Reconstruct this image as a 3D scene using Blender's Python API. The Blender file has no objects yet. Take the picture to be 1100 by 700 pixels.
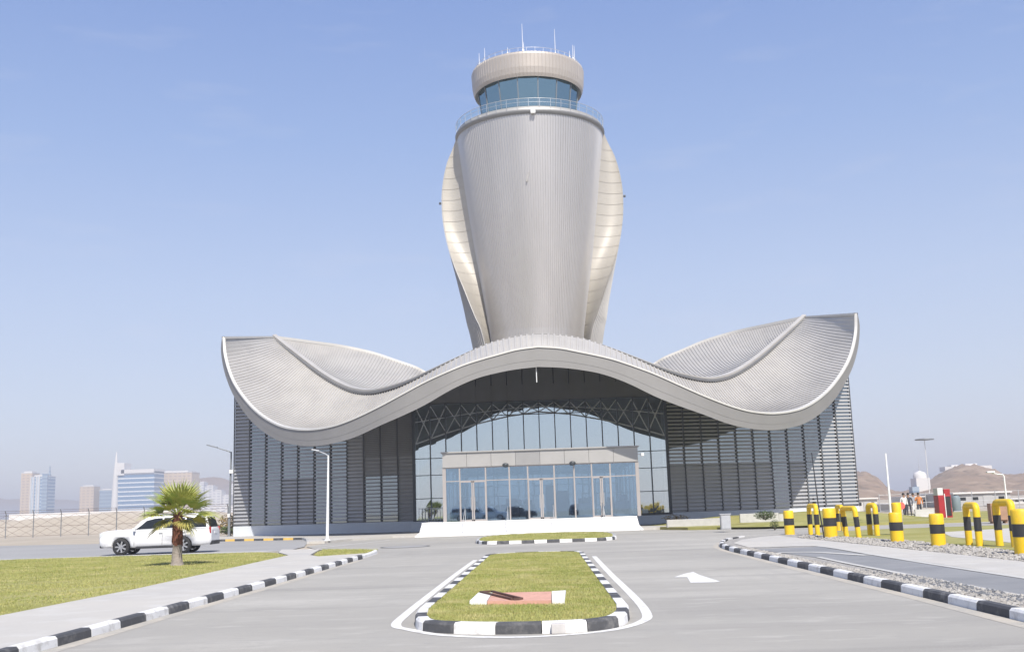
import bpy, bmesh, math, random
import numpy as np
from mathutils import Vector, Matrix
from mathutils.bvhtree import BVHTree
R = math.radians
random.seed(7); rng = np.random.default_rng(7)
scn = bpy.context.scene
COL = scn.collection

# ------------------------------------------------------------------ camera model (surveyed from the photograph)
F = 1150.0; TH = R(1.9); PIT = math.atan(195.1/F); PSI = math.atan(29.5*math.cos(PIT)/F); EYE = 1.75
def ray(x, y):
    dx, dy = x-550, y-350
    u = dx*math.cos(TH)-dy*math.sin(TH); v = dx*math.sin(TH)+dy*math.cos(TH)
    fy = F*math.cos(PIT)+v*math.sin(PIT); fz = F*math.sin(PIT)-v*math.cos(PIT)
    return Vector((u*math.cos(PSI)-fy*math.sin(PSI), u*math.sin(PSI)+fy*math.cos(PSI), fz))
def at(x, y, D):
    r = ray(x, y); return Vector((r.x/r.y*D, D, EYE+r.z/r.y*D))

# ------------------------------------------------------------------ materials
def new_mat(name):
    m = bpy.data.materials.new(name); m.use_nodes = True
    nt = m.node_tree; b = nt.nodes['Principled BSDF']
    return m, nt, b
def mat(name, col, rough=.6, metal=0., var=.12, scale=1.5, bump=0., bscale=40., col2=None, spec=.5, stretch=None, thr=None):
    m, nt, b = new_mat(name)
    b.inputs['Roughness'].default_value = rough; b.inputs['Metallic'].default_value = metal
    b.inputs['Specular IOR Level'].default_value = spec
    tc = nt.nodes.new('ShaderNodeTexCoord'); src = tc.outputs['Object']
    if stretch:
        mp = nt.nodes.new('ShaderNodeMapping'); mp.inputs['Scale'].default_value = stretch
        nt.links.new(src, mp.inputs['Vector']); src_n = mp.outputs['Vector']
    else: src_n = src
    n = nt.nodes.new('ShaderNodeTexNoise'); n.inputs['Scale'].default_value = scale; n.inputs['Detail'].default_value = 6
    n.inputs['Roughness'].default_value = .65
    nt.links.new(src_n, n.inputs['Vector'])
    mx = nt.nodes.new('ShaderNodeMix'); mx.data_type = 'RGBA'
    c1 = [max(0, c*(1-var)) for c in col]; c2 = [min(1, c*(1+var)) for c in col] if col2 is None else col2
    if col2 is not None: c1 = col
    mx.inputs['A'].default_value = (*c1, 1); mx.inputs['B'].default_value = (*c2, 1)
    lo, hi = thr or (.3, .7)
    mr = nt.nodes.new('ShaderNodeMapRange'); mr.inputs['From Min'].default_value = lo; mr.inputs['From Max'].default_value = hi
    nt.links.new(n.outputs['Fac'], mr.inputs['Value']); nt.links.new(mr.outputs['Result'], mx.inputs['Factor'])
    nt.links.new(mx.outputs['Result'], b.inputs['Base Color'])
    if bump:
        n2 = nt.nodes.new('ShaderNodeTexNoise'); n2.inputs['Scale'].default_value = bscale; n2.inputs['Detail'].default_value = 4
        nt.links.new(src, n2.inputs['Vector'])
        bp = nt.nodes.new('ShaderNodeBump'); bp.inputs['Strength'].default_value = bump; bp.inputs['Distance'].default_value = .02
        nt.links.new(n2.outputs['Fac'], bp.inputs['Height']); nt.links.new(bp.outputs['Normal'], b.inputs['Normal'])
    return m
def mixcol(nt, fac, a, b):
    mx = nt.nodes.new('ShaderNodeMix'); mx.data_type = 'RGBA'
    for k, v in (('Factor', fac), ('A', a), ('B', b)):
        if hasattr(v, 'is_linked'): nt.links.new(v, mx.inputs[k])
        else: mx.inputs[k].default_value = v if k == 'Factor' else (*v, 1)
    return mx.outputs['Result']
def noise(nt, vec, scale, detail=5, lo=.3, hi=.7, stretch=None):
    if stretch:
        mp = nt.nodes.new('ShaderNodeMapping'); mp.inputs['Scale'].default_value = stretch
        nt.links.new(vec, mp.inputs['Vector']); vec = mp.outputs['Vector']
    n = nt.nodes.new('ShaderNodeTexNoise'); n.inputs['Scale'].default_value = scale; n.inputs['Detail'].default_value = detail
    nt.links.new(vec, n.inputs['Vector'])
    mr = nt.nodes.new('ShaderNodeMapRange'); mr.inputs['From Min'].default_value = lo; mr.inputs['From Max'].default_value = hi
    nt.links.new(n.outputs['Fac'], mr.inputs['Value']); return mr.outputs['Result']
def layered(name, base, layers, rough=.9, bump=.3, bscale=60.):
    """base colour with noise layers [(colour, scale, lo, hi, stretch)]"""
    m, nt, b = new_mat(name); b.inputs['Roughness'].default_value = rough; b.inputs['Specular IOR Level'].default_value = .25
    tc = nt.nodes.new('ShaderNodeTexCoord'); v = tc.outputs['Object']
    c = base
    for (cc, sc, lo, hi, st) in layers: c = mixcol(nt, noise(nt, v, sc, 6, lo, hi, st), c, cc)
    nt.links.new(c, b.inputs['Base Color'])
    n2 = nt.nodes.new('ShaderNodeTexNoise'); n2.inputs['Scale'].default_value = bscale; n2.inputs['Detail'].default_value = 3
    nt.links.new(v, n2.inputs['Vector'])
    bp = nt.nodes.new('ShaderNodeBump'); bp.inputs['Strength'].default_value = bump; bp.inputs['Distance'].default_value = .02
    nt.links.new(n2.outputs['Fac'], bp.inputs['Height']); nt.links.new(bp.outputs['Normal'], b.inputs['Normal'])
    return m
def glass_mat(name, tint, refl, through, rough=.02, wav=.02, wscale=.35):
    m = bpy.data.materials.new(name); m.use_nodes = True; nt = m.node_tree; nt.nodes.clear()
    out = nt.nodes.new('ShaderNodeOutputMaterial'); g = nt.nodes.new('ShaderNodeBsdfGlossy'); t = nt.nodes.new('ShaderNodeBsdfTransparent')
    g.inputs['Color'].default_value = (*tint, 1); g.inputs['Roughness'].default_value = rough
    t.inputs['Color'].default_value = (*through, 1)
    mx = nt.nodes.new('ShaderNodeMixShader'); mx.inputs['Fac'].default_value = refl
    nt.links.new(t.outputs[0], mx.inputs[1]); nt.links.new(g.outputs[0], mx.inputs[2]); nt.links.new(mx.outputs[0], out.inputs['Surface'])
    tc = nt.nodes.new('ShaderNodeTexCoord'); n = nt.nodes.new('ShaderNodeTexNoise'); n.inputs['Scale'].default_value = wscale
    nt.links.new(tc.outputs['Object'], n.inputs['Vector'])
    bp = nt.nodes.new('ShaderNodeBump'); bp.inputs['Strength'].default_value = wav; bp.inputs['Distance'].default_value = .3
    nt.links.new(n.outputs['Fac'], bp.inputs['Height']); nt.links.new(bp.outputs['Normal'], g.inputs['Normal'])
    return m

M = {}
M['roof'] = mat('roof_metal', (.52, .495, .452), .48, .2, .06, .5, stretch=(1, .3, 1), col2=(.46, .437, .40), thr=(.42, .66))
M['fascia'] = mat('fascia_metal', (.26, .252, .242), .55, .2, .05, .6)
M['rimtrim'] = mat('rim_metal', (.59, .575, .54), .5, .1, .04, 1)
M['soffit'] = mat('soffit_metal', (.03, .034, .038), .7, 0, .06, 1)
M['shaft'] = mat('shaft_metal', (.54, .522, .505), .36, .65, .09, .22, stretch=(1, 1, .15))
M['shell'] = mat('shell_metal', (.36, .35, .335), .6, .12, .06, .4)
M['cream_dark'] = mat('cream_joint', (.42, .393, .346), .6, .1, .05, .5)
M['cream'] = mat('cream_panel', (.445, .418, .37), .5, .15, .05, .5)
M['spandrel'] = mat('spandrel_metal', (.19, .19, .19), .5, .2, .06, .8)
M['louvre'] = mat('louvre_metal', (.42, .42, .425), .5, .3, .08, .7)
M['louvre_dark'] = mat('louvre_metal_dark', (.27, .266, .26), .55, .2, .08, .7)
M['mullion'] = mat('mullion_metal', (.075, .085, .095), .45, .4, .1, 2)
M['post'] = mat('post_metal', (.10, .105, .11), .5, .2, .1, 2)
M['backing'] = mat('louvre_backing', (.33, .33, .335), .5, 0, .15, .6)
M['backing_lit'] = mat('louvre_backing_lit', (.42, .425, .435), .4, 0, .12, .6)  # right wing's brighter light put into a paler grey
M['plinth'] = mat('plinth_cladding', (.60, .63, .66), .5, 0, .05, .6)
M['white'] = mat('white_stone', (.80, .79, .77), .6, 0, .03, 1.5)
M['alu'] = mat('aluminium_frame', (.42, .385, .365), .4, .3, .05, 2)
M['header'] = mat('header_panel', (.41, .40, .385), .45, .3, .05, 1)
M['header_dark'] = mat('header_panel_dark', (.33, .325, .32), .45, .3, .05, 1)
M['truss'] = mat('truss_paint', (.50, .52, .54), .5, 0, .03, 1)
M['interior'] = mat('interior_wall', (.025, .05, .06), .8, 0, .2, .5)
M['ifloor'] = mat('interior_floor', (.25, .25, .25), .3, 0, .1, 1)
M['glass'] = glass_mat('curtain_glass', (.82, .945, 1.0), .66, (.8, .93, 1.0), wav=0.0)
M['door_glass'] = glass_mat('door_glass', (.48, .68, .88), .52, (.62, .72, .80), wav=.006)
M['cab_glass'] = glass_mat('cab_glass', (.26, .40, .46), .80, (.1, .2, .24), wav=.0)
M['blue_glass'] = glass_mat('louvre_glass', (.34, .39, .42), .8, (.2, .25, .3))
M['rail_glass'] = glass_mat('balustrade_glass', (.7, .8, .8), .25, (.85, .92, .92), wav=0)
M['steel'] = mat('galvanised_steel', (.55, .56, .57), .4, .5, .08, 4)
M['pole_white'] = mat('white_paint_pole', (.78, .78, .77), .45, 0, .05, 3)
M['pole_grey'] = mat('grey_paint_pole', (.22, .235, .25), .5, .2, .08, 3)
M['yellow'] = mat('yellow_paint', (.80, .52, .015), .5, 0, .08, 3.5, bump=.15, bscale=20, col2=(.50, .35, .07), thr=(.52, .78), stretch=(1, 1, .5))
M['black'] = mat('black_paint', (.03, .03, .032), .5, 0, .2, 3)
M['kerb_white'] = mat('kerb_white_paint', (.76, .755, .74), .75, 0, .05, 4, bump=.35, bscale=25, col2=(.47, .45, .42), thr=(.5, .74))
M['kerb_black'] = mat('kerb_black_paint', (.068, .069, .074), .75, 0, .25, 4, bump=.35, bscale=25, col2=(.19, .185, .18), thr=(.5, .74))
M['kerb_yellow'] = mat('kerb_yellow_paint', (.75, .48, .12), .7, 0, .1, 3)
M['kerb_conc'] = mat('kerb_concrete', (.46, .45, .43), .85, 0, .1, 3)
M['road'] = layered('road_asphalt', (.385, .366, .328), [((.33, .315, .287), .08, .42, .62, (.6, 1, 1)), ((.45, .43, .387), .3, .48, .68, (.22, 1, 1)), ((.285, .272, .25), .5, .53, .74, (.10, 1.2, 1)), ((.36, .345, .315), .8, .55, .75, (1.6, .12, 1)), ((.46, .44, .40), 2.2, .56, .78, (.4, 1, 1)), ((.32, .306, .28), 7, .56, .76, (.4, 1, 1)), ((.35, .335, .305), 30, .5, .7, None)], .9, .25, 90)
M['lot'] = layered('lot_asphalt', (.35, .345, .335), [((.31, .305, .30), .1, .4, .7, None), ((.34, .335, .33), .5, .5, .8, None)], .9, .2, 60)
M['pave'] = layered('pavement_concrete', (.51, .485, .44), [((.44, .425, .40), .25, .4, .75, None), ((.55, .535, .505), 1.4, .5, .8, None), ((.41, .395, .37), 6, .62, .85, None)], .9, .25, 60)
M['path'] = layered('dark_verge', (.27, .272, .278), [((.21, .214, .222), .5, .4, .7, None), ((.28, .285, .29), 8, .55, .8, None)], .9, .4, 60)  # darker blue-grey tone for strips along the right verge
M['edging'] = mat('pale_edging', (.50, .49, .46), .85, 0, .12, 3)
M['gravelbed'] = layered('gravel_bed', (.38, .36, .33), [((.24, .23, .215), 5, .4, .65, None), ((.50, .48, .45), 16, .5, .75, None)], .95, .9, 30)
M['stone'] = mat('pale_stone', (.35, .33, .30), .9, 0, .35, 2.5)
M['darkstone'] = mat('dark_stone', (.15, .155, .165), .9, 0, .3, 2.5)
M['sand'] = layered('sand', (.46, .40, .32), [((.38, .33, .26), .03, .4, .7, None), ((.52, .46, .38), .2, .5, .8, None), ((.34, .31, .25), .8, .6, .85, None)], .95, .4, 8)
M['hill'] = layered('bare_hill', (.30, .215, .15), [((.25, .175, .12), .02, .4, .65, None), ((.40, .30, .21), .07, .5, .75, (1, 1, 3)), ((.17, .125, .085), .15, .5, .66, None)], .95, .6, .3)
M['lawn'] = layered('lawn_soil', (.34, .32, .125), [((.25, .245, .065), .4, .4, .7, None), ((.38, .33, .13), .9, .55, .8, None), ((.36, .31, .16), .22, .66, .85, None)], .95, .6, 40)
M['blade'] = layered('grass_blade', (.35, .355, .125), [((.265, .295, .085), .35, .42, .6, None), ((.47, .43, .21), 1.1, .5, .68, None), ((.42, .36, .13), 9, .5, .75, None)], .8, 0, 10)
M['line'] = mat('road_paint', (.74, .73, .70), .75, 0, .06, 6, col2=(.46, .445, .41), thr=(.5, .72))
M['red_tile'] = mat('red_tile', (.60, .33, .25), .8, 0, .15, 6)
M['rust'] = mat('rusty_metal', (.12, .065, .05), .8, .2, .3, 8)
M['block'] = mat('grey_block', (.50, .48, .46), .85, 0, .1, 6)
M['trunk_low'] = mat('palm_bark_grey', (.29, .25, .22), .9, 0, .35, 9, bump=.8, bscale=25, stretch=(1, 1, 3))
M['trunk_up'] = mat('palm_boot_brown', (.17, .065, .04), .9, 0, .4, 10, bump=.8, bscale=25)
M['frond'] = mat('palm_frond', (.19, .28, .05), .5, 0, .3, 2.2, col2=(.42, .41, .11), thr=(.35, .62))
M['frond_dry'] = mat('palm_frond_dry', (.42, .34, .10), .7, 0, .2, 2.5, col2=(.27, .30, .07))
M['carpaint'] = mat('white_car_paint', (.78, .78, .78), .22, 0, .01, 1)
M['carglass'] = mat('car_glass', (.015, .018, .02), .06, 0, .1, 1)
M['carblack'] = mat('car_black_trim', (.025, .025, .027), .5, 0, .2, 4)
M['tyre'] = mat('tyre_rubber', (.022, .022, .023), .8, 0, .2, 10)
M['chrome'] = mat('wheel_alloy', (.55, .55, .56), .3, .8, .05, 3)
M['redlamp'] = mat('tail_lamp', (.35, .02, .02), .2, 0, .1, 3)
M['clearlamp'] = mat('head_lamp', (.65, .68, .7), .12, .2, .05, 3)
M['red'] = mat('red_paint', (.36, .022, .028), .4, 0, .15, 2)
M['redround'] = mat('red_disc', (.75, .14, .11), .5, 0, .1, 3)
M['shed'] = mat('pale_sheet', (.55, .54, .52), .7, 0, .08, .3)
M['shed_grey'] = mat('grey_sheet', (.40, .40, .40), .7, 0, .1, .4)
M['tank'] = mat('tank_blue', (.20, .25, .28), .6, 0, .1, 1)
M['crate'] = mat('brown_board', (.36, .22, .14), .8, 0, .15, 3)
M['leaf'] = mat('shrub_leaf', (.07, .105, .022), .7, 0, .35, 4)
M['leaf_dry'] = mat('shrub_leaf_dry', (.27, .19, .07), .8, 0, .3, 2)
M['bark'] = mat('shrub_bark', (.12, .09, .07), .9, 0, .2, 6)
M['skin'] = mat('skin', (.30, .17, .11), .6, 0, .05, 5)
M['hair'] = mat('hair', (.015, .012, .01), .6, 0, .1, 5)
M['cloth_white'] = mat('white_cloth', (.72, .71, .69), .8, 0, .05, 5)
M['cloth_dark'] = mat('dark_cloth', (.05, .055, .075), .8, 0, .1, 5)
M['cloth_grey'] = mat('grey_cloth', (.30, .31, .34), .8, 0, .1, 5)
M['cloth_orange'] = mat('orange_cloth', (.55, .20, .06), .8, 0, .1, 5)
M['far_white'] = mat('far_white', (.66, .64, .62), .8, 0, .05, .02)
def floors(name, wall, band, step, duty=.5, vert=0.):
    """facade with storey bands (and optional vertical piers), in object space metres"""
    m, nt, b = new_mat(name); b.inputs['Roughness'].default_value = .6
    tc = nt.nodes.new('ShaderNodeTexCoord'); sp = nt.nodes.new('ShaderNodeSeparateXYZ'); nt.links.new(tc.outputs['Object'], sp.inputs[0])
    def stripe(sock, st, du):
        d = nt.nodes.new('ShaderNodeMath'); d.operation = 'DIVIDE'; nt.links.new(sock, d.inputs[0]); d.inputs[1].default_value = st
        f = nt.nodes.new('ShaderNodeMath'); f.operation = 'FRACT'; nt.links.new(d.outputs[0], f.inputs[0])
        l = nt.nodes.new('ShaderNodeMath'); l.operation = 'LESS_THAN'; nt.links.new(f.outputs[0], l.inputs[0]); l.inputs[1].default_value = du
        return l.outputs[0]
    s = stripe(sp.outputs['Z'], step, duty)
    if vert:
        s2 = stripe(sp.outputs['X'], vert, .6); mm = nt.nodes.new('ShaderNodeMath'); mm.operation = 'MULTIPLY'
        nt.links.new(s, mm.inputs[0]); nt.links.new(s2, mm.inputs[1]); s = mm.outputs[0]
    nt.links.new(mixcol(nt, s, wall, band), b.inputs['Base Color']); return m
M['c_beige'] = floors('beige_facade', (.60, .47, .33), (.42, .33, .26), 4, .45, 6)
M['c_blue'] = floors('blue_facade', (.55, .62, .68), (.13, .25, .40), 4.5, .7, 9)
M['c_bluegrey'] = floors('bluegrey_facade', (.30, .38, .46), (.16, .24, .34), 5, .6)
M['c_white'] = floors('white_facade', (.72, .70, .68), (.42, .42, .45), 4, .45, 7)
M['c_hotel'] = floors('hotel_facade', (.66, .68, .70), (.10, .20, .34), 5.5, .72)

# ------------------------------------------------------------------ mesh builder
class MB:
    def __init__(s): s.v = []; s.f = []; s.m = []; s.sm = []
    def add(s, vs, fs, mi=0, smooth=False):
        o = len(s.v); s.v += [tuple(p) for p in vs]; s.f += [tuple(i+o for i in f) for f in fs]
        s.m += [mi]*len(fs); s.sm += [smooth]*len(fs); return s
    def hexa(s, p, mi=0):   # 8 points: bottom ring 0-3 (ccw from above), top ring 4-7
        return s.add(p, [(3, 2, 1, 0), (4, 5, 6, 7), (0, 1, 5, 4), (1, 2, 6, 5), (2, 3, 7, 6), (3, 0, 4, 7)], mi)
    def box(s, c, d, mi=0, rot=None, bev=0.):
        x, y, z = [k/2 for k in d]
        p = [Vector(q) for q in ((-x, -y, -z), (x, -y, -z), (x, y, -z), (-x, y, -z), (-x, -y, z), (x, -y, z), (x, y, z), (-x, y, z))]
        if bev:
            bm = bmesh.new(); vs = [bm.verts.new(q) for q in p]
            for f in [(3, 2, 1, 0), (4, 5, 6, 7), (0, 1, 5, 4), (1, 2, 6, 5), (2, 3, 7, 6), (3, 0, 4, 7)]: bm.faces.new([vs[i] for i in f])
            bmesh.ops.bevel(bm, geom=bm.edges[:], offset=bev, segments=2, affect='EDGES', profile=.6)
            bm.verts.index_update(); vv = [v.co.copy() for v in bm.verts]; ff = [[v.index for v in f.verts] for f in bm.faces]; bm.free()
            if rot is not None: vv = [rot @ q for q in vv]
            return s.add([q+Vector(c) for q in vv], ff, mi)
        if rot is not None: p = [rot @ q for q in p]
        return s.hexa([q+Vector(c) for q in p], mi)
    def bar(s, a, b, w, h=None, mi=0):
        a, b = Vector(a), Vector(b); d = b-a; L = d.length
        if L < 1e-6: return s
        q = d.to_track_quat('X', 'Z').to_matrix(); return s.box((a+b)/2, (L, w, h or w), mi, q)
    def tube(s, path, r, n=10, mi=0, cap=True, smooth=True):
        path = [Vector(p) for p in path]; rs = r if isinstance(r, (list, tuple)) else [r]*len(path); vs = []; up = None
        for i, p in enumerate(path):
            d = (path[min(i+1, len(path)-1)]-path[max(i-1, 0)]).normalized()
            if up is None: up = Vector((0, 0, 1)) if abs(d.z) < .9 else Vector((0, 1, 0))
            x = up.cross(d).normalized(); y = d.cross(x); up = y
            vs += [p+x*math.cos(2*math.pi*k/n)*rs[i]+y*math.sin(2*math.pi*k/n)*rs[i] for k in range(n)]
        fs = []
        for i in range(len(path)-1):
            for k in range(n): fs.append((i*n+k, i*n+(k+1) % n, (i+1)*n+(k+1) % n, (i+1)*n+k))
        s.add(vs, fs, mi, smooth)
        if cap: 
            o = len(vs); s.add(vs[:n], [tuple(range(n))[::-1]], mi); s.add(vs[-n:], [tuple(range(n))], mi)
        return s
    def lathe(s, prof, n=24, c=(0, 0, 0), mi=0, smooth=True, axis='Z', cap=True):
        vs = []
        for r, z in prof:
            for k in range(n):
                a = 2*math.pi*k/n; q = (r*math.cos(a), r*math.sin(a), z)
                if axis == 'Y': q = (q[0], z, q[1])
                if axis == 'X': q = (z, q[0], q[1])
                vs.append(Vector(q)+Vector(c))
        fs = []; flip = axis == 'Y'
        for i in range(len(prof)-1):
            for k in range(n):
                f = (i*n+k, i*n+(k+1) % n, (i+1)*n+(k+1) % n, (i+1)*n+k); fs.append(f[::-1] if flip else f)
        s.add(vs, fs, mi, smooth)
        if cap:
            for ring, fl in ((0, not flip), (len(prof)-1, flip)):
                if prof[ring][0] > 1e-4:
                    q = tuple(range(n)); s.add(vs[ring*n:(ring+1)*n], [q[::-1] if fl else q], mi)
        return s
    def grid(s, rows, mi=0, smooth=True, closed=False, flip=False):
        n = len(rows[0]); vs = [p for r in rows for p in r]; fs = []
        for i in range(len(rows)-1):
            for k in range(n if closed else n-1):
                f = (i*n+k, i*n+(k+1) % n, (i+1)*n+(k+1) % n, (i+1)*n+k); fs.append(f[::-1] if flip else f)
        return s.add(vs, fs, mi, smooth)
    def prism(s, poly, z0, z1, mi=0, mi_side=None):
        n = len(poly); a = sum(poly[i][0]*poly[(i+1) % n][1]-poly[(i+1) % n][0]*poly[i][1] for i in range(n))
        if a < 0: poly = poly[::-1]
        vs = [(x, y, z0) for x, y in poly]+[(x, y, z1) for x, y in poly]
        s.add(vs, [tuple(range(n, 2*n))], mi); s.add(vs, [tuple(range(n))[::-1]], mi)
        return s.add(vs, [(i, (i+1) % n, n+(i+1) % n, n+i) for i in range(n)], mi if mi_side is None else mi_side)
    def mesh(s, name, mats):
        me = bpy.data.meshes.new(name); me.from_pydata(s.v, [], s.f)
        for m in (mats if isinstance(mats, (list, tuple)) else [mats]): me.materials.append(m)
        me.polygons.foreach_set('material_index', s.m); me.polygons.foreach_set('use_smooth', s.sm)
        me.update(); return me
    def build(s, name, mats, parent=None, world=False):
        me = s.mesh(name, mats)
        if world and parent is not None:
            p = parent; off = Vector((0, 0, 0))
            while p is not None: off += p.location; p = p.parent
            me.transform(Matrix.Translation(-off))
        o = bpy.data.objects.new(name, me); COL.objects.link(o)
        if parent is not None: o.parent = parent
        return o
def tag(o, label=None, cat=None, group=None, kind=None):
    for k, v in (('label', label), ('category', cat), ('group', group), ('kind', kind)):
        if v: o[k] = v
    return o
def thing(name, loc, label, cat, group=None, rz=0.):
    o = bpy.data.objects.new(name, None); COL.objects.link(o); o.location = loc; o.rotation_euler = (0, 0, rz)
    o.empty_display_size = .3
    return tag(o, label, cat, group)
def kids(o): return [c for c in bpy.data.objects if c.parent == o]
def copy_tree(o, parent=None):
    c = o.copy(); COL.objects.link(c)
    if parent is not None: c.parent = parent
    for ch in kids(o): copy_tree(ch, c)
    return c
def resample(P, n):
    P = np.array([tuple(p) for p in P]); d = np.r_[0, np.cumsum(np.linalg.norm(np.diff(P, axis=0), axis=1))]
    t = np.linspace(0, d[-1], n) if np.isscalar(n) else np.asarray(n)*d[-1]
    return np.stack([np.interp(t, d, P[:, k]) for k in range(P.shape[1])], 1)
def spline(P, per=8):
    """Catmull-Rom through the points"""
    P = np.array([tuple(p) for p in P], float); Q = np.vstack([2*P[0]-P[1], P, 2*P[-1]-P[-2]]); out = []
    for i in range(1, len(Q)-2):
        for t in np.linspace(0, 1, per, endpoint=False):
            a, b, c, d = Q[i-1], Q[i], Q[i+1], Q[i+2]
            out.append(.5*((2*b)+(c-a)*t+(2*a-5*b+4*c-d)*t*t+(3*b-a-3*c+d)*t**3))
    out.append(P[-1]); return np.array(out)
def smooth_curve(P, it=2):
    P = P.copy()
    for _ in range(it): P[1:-1] = (P[:-2]+2*P[1:-1]+P[2:])/4
    return P

# ================================================================== GROUND AND ROADS
def sheet(name, poly, z, m, kind='structure'):
    o = MB(); n = len(poly); a = sum(poly[i][0]*poly[(i+1) % n][1]-poly[(i+1) % n][0]*poly[i][1] for i in range(n))
    if a < 0: poly = poly[::-1]
    o.add([(x, y, z) for x, y in poly], [tuple(range(n))]); ob = o.build(name, m); ob['kind'] = kind; return ob
def slab(name, poly, z0, z1, m):
    ob = MB().prism(poly, z0, z1).build(name, m); ob['kind'] = 'structure'; return ob
sheet('ground', [(-5200, -300), (5200, -300), (5200, 6400), (-5200, 6400)], -.03, M['sand'])
sheet('road', [(-7.1, -40), (6.42, -40), (6.42, 38.5), (7.0, 43), (8.6, 48.6), (11.5, 53.4), (16, 56.5), (60, 58), (60, 66), (14, 66), (9, 69.2), (7.5, 72.6), (7.2, 73.4), (-9.2, 73.4), (-10.4, 73.6), (-12.5, 70), (-13.4, 66), (-13.3, 60), (-10.9, 53), (-8.4, 48.5), (-7.1, 42)], .004, M['road'])
sheet('parking_road', [(-75, 51.2), (-12.9, 51.2), (-13.4, 60), (-14.6, 66), (-17, 77.2), (-24.5, 80.5), (-75, 104.5)], .008, M['lot'])
slab('building_apron', [(-9.3, 73.5), (-10.4, 73.6), (-12.5, 70), (-13.5, 66), (-14.6, 66.2), (-17.2, 77.6), (-28, 83.5), (-30, 95), (30, 95), (30, 88), (12, 80), (7.4, 73.6)], -.02, .14, M['pave'])
slab('pavement', [(-7.25, -40), (-7.25, 42), (-7.3, 44), (-8.9, 42.3), (-9.6, 44), (-10.6, 50.8), (-12.8, 52.4), (-11.9, 48.2), (-10.6, 44.6), (-10.2, 35), (-9.85, 26), (-9.9, 18), (-9.9, -40)], -.02, .145, M['pave'])
lawn_poly = [(-9.95, -10), (-9.9, 18), (-9.85, 26), (-10.2, 35), (-10.6, 44.4), (-12.0, 48), (-13.2, 49.6), (-20, 50.4), (-60, 50.4), (-60, -10)]
slab('lawn', lawn_poly, -.02, .13, M['lawn'])
slab('lawn_edging', [(-13.0, 49.75), (-20, 50.5), (-60, 50.5), (-60, 50.95), (-12.6, 50.95)], -.02, .15, M['kerb_conc'])
lawn2 = [(-7.4, 44.4), (-7.5, 48.2), (-9.4, 50.2), (-10.4, 50.4), (-9.5, 44.2), (-8.9, 42.5)]
slab('lawn_corner', lawn2, -.02, .13, M['lawn'])
sheet('sand_verge', [(-90, 105), (-24.5, 80.8), (-17.2, 77.8), (-28, 84), (-30, 95), (-40, 140), (-100, 150)], .0, M['sand'])

def offset_path(P, d):
    out = []
    for i in range(len(P)):
        t = P[min(i+1, len(P)-1)]-P[max(i-1, 0)]; t = t/np.linalg.norm(t); out.append(P[i]+np.array([-t[1], t[0]])*d)
    return np.array(out)
def kerb(name, pts, L, w, h, cols, start=0, smooth=True, z0=0., closed=False):
    """painted kerb: chamfered blocks along a path; the kerb lies to the left of the path's direction"""
    P = np.array(pts, float)
    if smooth: P = spline(P, 10)
    d = np.r_[0, np.cumsum(np.linalg.norm(np.diff(P, axis=0), axis=1))]; n = max(1, int(round(d[-1]/L))); o = MB()
    def pt(s): return np.array([np.interp(s, d, P[:, 0]), np.interp(s, d, P[:, 1])])
    for i in range(n):
        s0, s1 = d[-1]*i/n+.006, d[-1]*(i+1)/n-.006; rows = []
        jit = random.uniform(-.004, .004)
        for q in range(5):
            s = s0+(s1-s0)*q/4; p = pt(s); t = pt(min(s+.05, d[-1]))-pt(max(s-.05, 0)); t /= np.linalg.norm(t); nn = np.array([-t[1], t[0]])
            prof = [(0, z0-.02), (0.012, z0+h-.035), (.045, z0+h), (w, z0+h), (w, z0-.02)]
            rows.append([(p[0]+nn[0]*(a+jit), p[1]+nn[1]*(a+jit), z+jit*.6) for a, z in prof])
        mi = (i+start) % len(cols)
        o.grid(rows, mi, smooth=False, flip=True)
        o.add(rows[0], [(0, 1, 2, 3, 4)], mi); o.add(rows[-1], [(4, 3, 2, 1, 0)], mi)
    ob = o.build(name, cols); ob['kind'] = 'structure'; return ob
KW, KB, KY = M['kerb_white'], M['kerb_black'], M['kerb_yellow']
kerb('kerb', [(-7.08, 4.2), (-7.08, 12), (-7.08, 30), (-7.1, 38), (-7.16, 42.3)], 1.15, .17, .15, [KB, KW], 0)
kerb('kerb', [(-7.16, 42.3), (-7.25, 46), (-7.7, 48.6), (-9.4, 50.5)], 1.2, .16, .14, [KW], 0)
kerb('kerb', [(8.9, 50.2), (7.6, 47), (6.75, 43), (6.43, 39), (6.42, 34), (6.42, 20), (6.42, 4)][::1], 1.15, .17, .15, [KW, KB], 0)
# central island
isl_l = [(-2.2, 38.5), (-2.2, 30), (-2.2, 18.2)]
isl_f = [(-2.2, 18.2), (-2.08, 17.0), (-1.85, 16.2), (-1.2, 15.72), (-.4, 15.5), (.4, 15.54), (.95, 15.95), (1.2, 16.8), (1.3, 18)]
isl_r = [(1.3, 18), (1.3, 30), (1.3, 38.2)]
isl_b = [(1.3, 38.2), (1.1, 39.2), (.5, 39.7), (-.4, 39.9), (-1.2, 39.8), (-1.9, 39.4), (-2.2, 38.5)]
kerb('kerb', isl_l, 1.13, .2, .16, [KB, KW], 0, smooth=False)
kerb('kerb', isl_f, .66, .2, .16, [KW, KB], 0)
kerb('kerb', isl_r, 1.13, .2, .16, [KB, KW], 1, smooth=False)
kerb('kerb', isl_b, .9, .2, .16, [KW, KB], 0)
isl_out = (isl_l+isl_f[1:]+isl_r[1:]+isl_b[1:])[::-1]
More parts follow.
